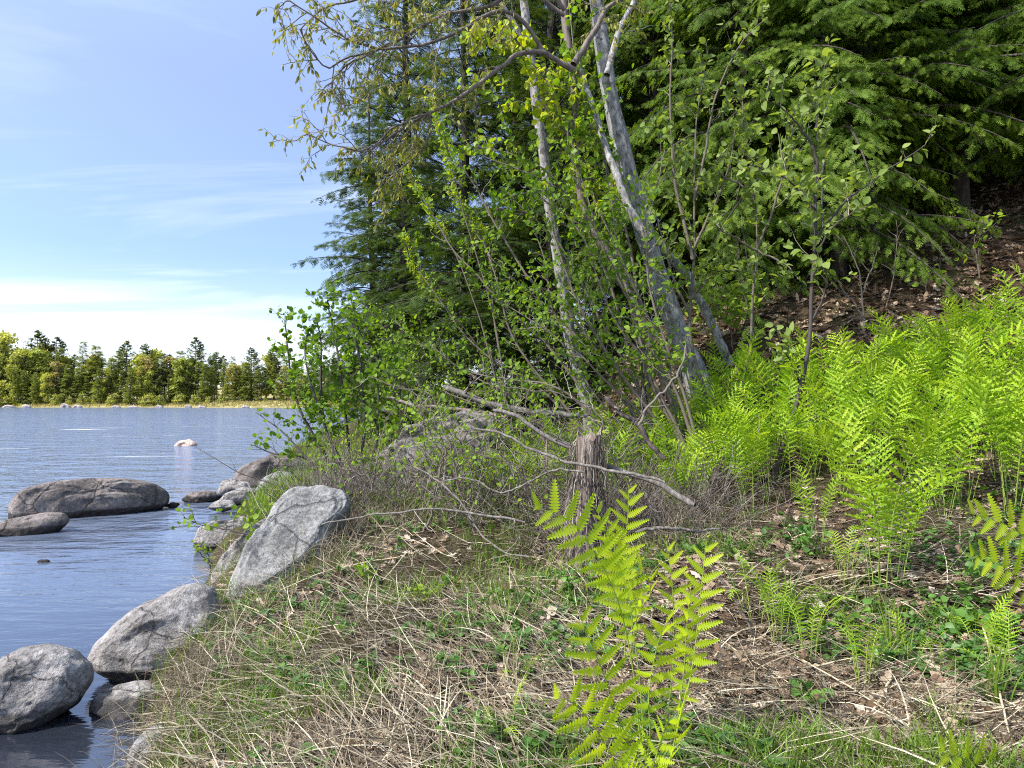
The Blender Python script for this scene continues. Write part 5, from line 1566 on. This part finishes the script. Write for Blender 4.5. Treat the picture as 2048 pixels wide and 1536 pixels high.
herb(735, 1175, 5, .2, .05, 'light green broad leaved seedling in the grass left of centre', 'leaf', vm=.7)
herb(850, 1215, 4, .16, .05, 'yellow green seedling on the straw below the shrubs', 'leaf', vm=.9)
herb(1150, 1195, 9, .22, .04, 'blue green meadow plant left of the front fern clump', 'herb', vm=.7)
herb(880, 1190, 5, .14, .04, 'dark green seedling among dead leaves at centre left', 'herb', vm=.4)
herb(755, 1060, 7, .2, .05, 'blue green weed under the leafy shrub', 'herb', vm=.6)
herb(1370, 985, 5, .2, .05, 'rounded green weed by the dark shrub base', 'herb', vm=.6)
herb(1250, 1030, 4, .3, .06, 'yellowish maple seedling right of the stump', 'leaf_lime', vm=.45)
herb(1610, 1110, 6, .22, .055, 'dark leaved weed before the bent sapling stem', 'herb', vm=.35)
herb(1960, 1190, 8, .25, .055, 'leafy green weed before the right edge fern', 'herb', vm=.5)
herb(1710, 1270, 6, .22, .05, 'bright green weed among the bare young fern stems', 'herb', vm=.85)
herb(1920, 1280, 7, .2, .055, 'green three leaved weed at lower right', 'herb', vm=.6)
herb(2000, 1300, 7, .2, .045, 'blue green feathery weed at the right frame edge', 'herb', vm=.75)
herb(1620, 1430, 5, .1, .05, 'small round leaved weed near the long straight stalk', 'herb', vm=.6)
herb(1440, 1520, 6, .12, .04, 'small dark weed at the bottom right of the front fern', 'herb', vm=.35)
herb(1300, 1000, 4, .25, .05, 'olive sprig beside the slim bright fern', 'leaf_lime', vm=.3)
herb(690, 1280, 6, .15, .035, 'grey green weed on the straw at lower left', 'herb', vm=.55)
herb(600, 1400, 6, .14, .035, 'green weed in the straw near the bottom of the bank', 'herb', vm=.5)
herb(1000, 1130, 5, .12, .035, 'green weed below the thin dead branches', 'herb', vm=.5)


def single_leaf(px, py, size, v, label, lift=.04, roll=0.):
    b = G(px, py) + np.array([0, 0, lift])
    m = MB()
    D = np.array([[math.cos(roll), math.sin(roll), .35]])
    X, Yv, Z = frames(D, np.array([[.1, -.7, .7]]))
    insts(m, DL_v, DL_f, X, Yv, Z, b[None], np.array([size]), 0, v)
    return tag(m.build('dead_leaf', M['dead_leaf'], None, False, b), label, 'leaf')


single_leaf(1630, 1245, .14, 1., 'large pale dead leaf standing out under the young ferns', .05, .9)
single_leaf(1075, 1245, .15, .9, 'cream dead leaf on the straw left of the front fern', .03, .2)
single_leaf(1150, 1310, .1, .95, 'pale curled dead leaf touching the left of the front fern', .03, .5)
single_leaf(1420, 1445, .1, .75, 'tan dead leaf right of the front fern stems', .03, 2.)
single_leaf(1010, 1240, .12, .5, 'brown lobed dead leaf beside the cream leaf', .03, 2.8)
single_leaf(880, 1090, .12, .55, 'pinkish brown dead leaf in the dark litter under the shrubs', .03, 1.)


# ------------------------------------------------------------------ far shore forest
def blob_tree(name, h, r, seed, mat, bark, nl=4200, leaf=.75, z0=.12, shape='round'):
    g = np.random.default_rng(seed)
    root = empty(name, (0, 0, 0), 'x', 'tree')
    m = MB()
    zz = np.linspace(-.5, h * .9, 10)
    tubes(m, np.stack([.25 * np.sin(zz * .3 + seed), .2 * np.cos(zz * .4), zz], -1), np.linspace(.24, .05, 10), 7)
    nl_ = 12
    az = g.uniform(0, 6.28, nl_); z = h * g.uniform(.25, .8, nl_)
    s = np.linspace(0, 1, 5)
    Ls = r * g.uniform(.5, .95, nl_)
    tubes(m, np.stack([np.cos(az)[:, None] * s * Ls[:, None], np.sin(az)[:, None] * s * Ls[:, None], z[:, None] + s * Ls[:, None] * .5], -1), np.linspace(.1, .03, 5)[None].repeat(nl_, 0), 5)
    m.build('trunk', bark, root)
    c = MB()
    nb = 26
    t = g.random(nb)
    zc = h * (z0 + (1 - z0) * t)
    rc = r * (np.sin(PI * np.clip(.15 + .8 * t, 0, 1)) ** .8) * np.sqrt(g.random(nb)) * .8
    a = g.uniform(0, 6.28, nb)
    C = np.stack([rc * np.cos(a), rc * np.sin(a), np.minimum(zc, h * .93)], -1)
    br = r * g.uniform(.22, .45, nb)
    bi = g.integers(0, nb, nl)
    d = norm(g.normal(size=(nl, 3)))
    O = C[bi] + d * (br[bi] * g.uniform(.35, 1.05, nl))[:, None] * np.array([1, 1, .75])
    X, Yv, Z = frames(g.normal(size=(nl, 3)), norm(d + g.normal(0, .5, (nl, 3)) + np.array([0, 0, .4])))
    insts(c, DIAM[0], DIAM[1], X, Yv, Z, O, leaf * g.uniform(.5, 1.3, nl), 0, np.clip(.5 + g.normal(0, .14, nb)[bi] + g.normal(0, .16, nl), 0, 1))
    c.build('crown', mat, root)
    return root


def pine(name, h, r, seed, mat, bark, z0=.4, tiers=15):
    g = np.random.default_rng(seed)
    root = empty(name, (0, 0, 0), 'x', 'tree')
    m = MB()
    zz = np.linspace(-.5, h, 12)
    tubes(m, np.stack([.2 * np.sin(zz * .2 + seed), .15 * np.cos(zz * .3), zz], -1), np.linspace(.28, .05, 12), 7)
    c = MB()
    for q in range(tiers):
        t = q / (tiers - 1)
        z = h * (z0 + (1 - z0) * t)
        nb = 4 if t < .9 else 3
        for _ in range(nb):
            az = g.uniform(0, 6.28); L = r * (np.sin(PI * min(1, .3 + .68 * t)) ** .7) * g.uniform(.6, 1.1)
            s = np.linspace(0, 1, 6)
            up = .05 + .35 * t
            B = np.stack([math.cos(az) * s * L, math.sin(az) * s * L, z + L * (up * s + .12 * s ** 2 - .1 * np.sin(s * PI))], -1)
            tubes(m, B, np.linspace(.07, .02, 6), 4)
            n = int(20 + 26 * L / r)
            k = g.uniform(.3, 1, n); i0 = np.minimum((k * 5).astype(int), 4); f = (k * 5 - i0)[:, None]
            O = B[i0] * (1 - f) + B[i0 + 1] * f + g.normal(0, 1, (n, 3)) * np.array([.33, .33, .13]) * (L / 3)
            X, Yv, Z = frames(g.normal(size=(n, 3)) * np.array([1, 1, .25]), norm(np.array([0, 0, 1.]) + g.normal(0, .4, (n, 3))))
            insts(c, DIAM[0], DIAM[1], X, Yv, Z, O, g.uniform(.35, .85, n), 0, np.clip(.5 + g.normal(0, .2, n), 0, 1))
    m.build('trunk', bark, root); c.build('crown', mat, root)
    return root


BK = M['bark_brown']
PROTO = {
    'lime': [blob_tree('broadleaf_tree', 14, 4.2, 201, M['far_leaf'], BK), blob_tree('broadleaf_tree', 13, 4.6, 202, M['far_leaf'], BK)],
    'green': [blob_tree('broadleaf_tree', 14, 4., 203, M['far_green'], BK), blob_tree('broadleaf_tree', 13, 3.6, 204, M['far_green'], BK)],
    'russet': [blob_tree('broadleaf_tree', 14, 3.6, 205, M['far_russet'], BK, 1700), blob_tree('broadleaf_tree', 13, 3.2, 206, M['far_russet'], BK, 1500)],
    'spruce': [conifer('conifer_tree', 15, 2.9, 1., 110, M['far_dark'], M['bark_dark'], 207, spray=.8, droop=.3, dens=.7, tpl=FEATH_S),
               conifer('conifer_tree', 14, 3.4, .8, 110, M['far_dark'], M['bark_dark'], 208, spray=.85, droop=.25, dens=.7, tpl=FEATH_S)],
    'pine': [pine('pine_tree', 18, 3.6, 209, M['far_pine'], BK, .42), pine('pine_tree', 17, 4., 210, M['far_pine'], BK, .35, 17)],
    'bush': [blob_tree('shore_bush', 3.2, 2., 211, M['far_green'], BK, 700, .4, .0), blob_tree('shore_bush', 2.6, 1.8, 212, M['far_leaf'], BK, 700, .35, .0)],
}
HT = {'lime': (14, 13), 'green': (14, 13), 'russet': (14, 13), 'spruce': (15, 14), 'pine': (18, 17), 'bush': (3.2, 2.6)}


def far(kind, k, px, top, dist, label, group=None):
    x = (px - 1024) / F * dist
    z = H(x, dist)
    zt = ZC + (800 - top) / F * dist
    s = (zt - z) / HT[kind][k]
    plant(PROTO[kind], k, x, dist, fg.uniform(0, 6.28), s, label, group)


# the trees one can name
far('pine', 0, 391, 677, 214, 'tall layered white pine standing highest above the far treeline', 'pines on the far shore')
far('pine', 1, 503, 697, 216, 'layered pine on far shore left of the forked twin pine', 'pines on the far shore')
far('pine', 0, 548, 694, 214, 'broad layered pine nearest the shrub on the far shore', 'pines on the far shore')
far('pine', 1, 433, 706, 220, 'smaller pine just right of the tallest far pine', 'pines on the far shore')
far('pine', 1, 74, 664, 216, 'dark bushy pine topping the far treeline at left', 'pines on the far shore')
far('pine', 0, 113, 676, 218, 'narrow pine beside the dark bushy pine at left', 'pines on the far shore')
far('pine', 0, 252, 684, 216, 'pointed dark pine on the far shore above the river boulder', 'pines on the far shore')
far('pine', 1, 292, 690, 218, 'pointed pine right of the one above the river boulder', 'pines on the far shore')
far('spruce', 0, 165, 682, 212, 'wide yellow green conifer crown right of the narrow pine', 'conifers on the far shore')
far('spruce', 1, 190, 690, 211, 'full conifer on far shore with dark lower branches', 'conifers on the far shore')
far('lime', 0, 12, 668, 211, 'big yellow green tree at the left frame edge on far shore', 'yellow green trees on the far shore')
far('lime', 1, -20, 680, 213, 'yellow green tree cut off by the left frame edge', 'yellow green trees on the far shore')
far('lime', 0, 45, 700, 210, 'bright yellow green tree under the dark bushy pine', 'yellow green trees on the far shore')
far('russet', 0, 112, 722, 209, 'russet tinged tree with pale trunk at the far shore left', 'russet trees on the far shore')
far('green', 0, 90, 716, 212, 'green tree between the yellow green tree and the russet one', 'green trees on the far shore')
far('russet', 1, 292, 712, 209, 'pale trunked russet tree on far shore right of the river boulder', 'russet trees on the far shore')
far('russet', 0, 338, 712, 211, 'most reddish tree of the far shore left of the tall pine', 'russet trees on the far shore')
far('spruce', 0, 222, 716, 209, 'blue dark spruce in the middle of the far treeline', 'conifers on the far shore')
far('spruce', 1, 493, 724, 208, 'green conifer below the broad layered far pine', 'conifers on the far shore')
far('spruce', 0, 470, 730, 206.5, 'short green conifer at the shore left of the layered pines', 'conifers on the far shore')
far('green', 1, 365, 716, 210, 'green tree at the foot of the tallest far pine', 'green trees on the far shore')
FZ = [(-60, 150, 'at the left end of the far shore'), (150, 330, 'on the far shore behind the river boulder'), (330, 470, 'on the far shore around the tall pine'), (470, 820, 'on the far shore partly behind the shrub')]
KL = {'lime': 'yellow green broadleaf tree', 'green': 'green broadleaf tree', 'russet': 'russet broadleaf tree', 'spruce': 'dense green conifer', 'pine': 'layered pine', 'bush': 'low bush'}
seq = ['green', 'spruce', 'spruce', 'pine', 'spruce', 'russet', 'spruce', 'lime', 'pine', 'spruce']
i = 0
for row, dist, step, t0 in [(0, 207.5, 21, 738), (1, 212, 20, 720), (2, 222, 19, 712)]:
    px = -60 + row * 9
    while px < 830:
        kind = seq[i % 10]
        if row == 0 and fg.random() < .3: kind = 'spruce'
        top = t0 + fg.uniform(-12, 16) - (14 if px < 130 and row else 0) + (10 if px > 420 and row else 0)
        zn = next((n for a, b, n in FZ if a <= px < b), FZ[-1][2])
        far(kind, int(fg.integers(2)), px, top, dist + fg.uniform(-2, 2), KL[kind] + ' in the crowd ' + zn, KL[kind] + 's ' + zn)
        px += step * fg.uniform(.7, 1.3); i += 1
for px in np.arange(-50, 800, 31):
    px = px + fg.uniform(-8, 8)
    zn = next((n for a, b, n in FZ if a <= px < b), FZ[-1][2])
    far('bush', int(fg.integers(2)), px, 792 + fg.uniform(-6, 3), 204.5 + fg.uniform(0, 2), 'low leafy bush at the wood edge ' + zn, 'low bushes ' + zn)
# tufts of yellow grass along the far bank
mb = MB()
n = 9000
x = cg.uniform(-190, 30, n); yb = 200 + 3 * np.sin(x * .03) + 2 * np.sin(x * .11 + 1)
y = yb + .6 + cg.random(n) * 8
blades(mb, np.stack([x, y, hgt(x, y) - .05], -1), cg.uniform(.3, .9, n), cg.uniform(.12, .3, n), cg.uniform(0, .4, n), cg.uniform(.1, .8, n), np.clip(cg.normal(.5, .3, n), 0, 1), 3)
o = mb.build('shore_grass', M['shore_grass']); o['kind'] = 'stuff'; o['label'] = 'yellow grass strip along the far shore'

# ------------------------------------------------------------------ light and sky
SUN = np.array([-.8, -.38, .0]); EL = math.radians(47)
SUN = SUN / np.linalg.norm(SUN) * math.cos(EL); SUN[2] = math.sin(EL)
ld = bpy.data.lights.new('sun', 'SUN'); ld.energy = 3.8; ld.angle = math.radians(.6); ld.color = (1, .94, .85)
lo_ = bpy.data.objects.new('sun', ld); COL.objects.link(lo_)
lo_.rotation_euler = Vector((-SUN[0], -SUN[1], -SUN[2])).to_track_quat('-Z', 'Y').to_euler()
lo_.location = (-30, 10, 60)

w = bpy.data.worlds.new('World'); sc.world = w; w.use_nodes = True
nt = w.node_tree; nt.nodes.clear()
out = nt.nodes.new('ShaderNodeOutputWorld'); bg = nt.nodes.new('ShaderNodeBackground')
sky = nt.nodes.new('ShaderNodeTexSky'); sky.sky_type = 'NISHITA'; sky.sun_disc = False
sky.sun_elevation = EL; sky.sun_rotation = math.atan2(SUN[0], SUN[1])
sky.air_density = 1.; sky.dust_density = .6; sky.ozone_density = 2.2
tc = N(nt, 'TexCoord')
sx = N(nt, 'SeparateXYZ'); nt.links.new(tc.outputs['Generated'], sx.inputs[0])
# thin cloud layer: direction projected on a high plane
zc = N(nt, 'Math', operation='MAXIMUM'); zc.inputs[1].default_value = .015; nt.links.new(sx.outputs[2], zc.inputs[0])
zo = N(nt, 'Math', operation='ADD'); zo.inputs[1].default_value = .06; nt.links.new(zc.outputs[0], zo.inputs[0])
dx = N(nt, 'Math', operation='DIVIDE'); nt.links.new(sx.outputs[0], dx.inputs[0]); nt.links.new(zo.outputs[0], dx.inputs[1])
dy = N(nt, 'Math', operation='DIVIDE'); nt.links.new(sx.outputs[1], dy.inputs[0]); nt.links.new(zo.outputs[0], dy.inputs[1])
cx = N(nt, 'CombineXYZ'); nt.links.new(dx.outputs[0], cx.inputs[0]); nt.links.new(dy.outputs[0], cx.inputs[1])
mp = N(nt, 'Mapping'); mp.inputs['Scale'].default_value = (.32, .85, 1); mp.inputs['Rotation'].default_value = (0, 0, .12); mp.inputs['Location'].default_value = (.8, .35, 0)
nt.links.new(cx.outputs[0], mp.inputs[0])
cn = N(nt, 'TexNoise', inp={'Scale': 1.1, 'Detail': 9, 'Roughness': .58, 'Distortion': .5}); nt.links.new(mp.outputs[0], cn.inputs[0])
# more cloud low down, thin wisps above
cov = ramp(nt, sx.outputs[2], [(.0, .3), (.06, .25), (.13, .17), (.165, .03), (.2, .0), (.32, .07), (.45, .09), (.9, .0)])
ad = N(nt, 'Math', operation='ADD'); nt.links.new(cn.outputs[0], ad.inputs[0]); nt.links.new(cov, ad.inputs[1])
cm = ramp(nt, ad.outputs[0], [(.56, 0), (.95, .92)])
mx = N(nt, 'MixRGB'); mx.inputs[2].default_value = (4.3, 4.55, 5.2, 1)
nt.links.new(cm, mx.inputs[0])
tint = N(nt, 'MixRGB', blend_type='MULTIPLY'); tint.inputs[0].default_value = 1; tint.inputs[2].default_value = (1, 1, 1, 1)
tg = ramp(nt, sx.outputs[2], [(0, (.8, .77, .86)), (.1, (.78, .71, .8)), (.2, (.69, .68, .78)), (.42, (1.05, .88, .87)), (.6, (1.5, 1.25, 1.1)), (.9, (2.5, 2.2, 1.9))])  # tint by elevation; high sky above the view brightened as added fill light
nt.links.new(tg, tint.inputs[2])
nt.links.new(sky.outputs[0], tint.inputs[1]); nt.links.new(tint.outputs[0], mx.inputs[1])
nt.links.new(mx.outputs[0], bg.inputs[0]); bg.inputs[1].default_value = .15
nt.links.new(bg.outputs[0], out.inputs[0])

sc.view_settings.view_transform = 'Standard'
sc.view_settings.look = 'None'
sc.view_settings.gamma = 1
sc.view_settings.exposure = 1.1
sc.cycles.filter_width = 1.1
sc.cycles.use_denoising = False
sc.cycles.sample_clamp_direct = 3
sc.cycles.sample_clamp_indirect = 6
sc.cycles.max_bounces = 8
sc.cycles.diffuse_bounces = 3
sc.cycles.transmission_bounces = 4
sc.cycles.transparent_max_bounces = 6
sc.cycles.caustics_reflective = False
sc.cycles.caustics_refractive = False
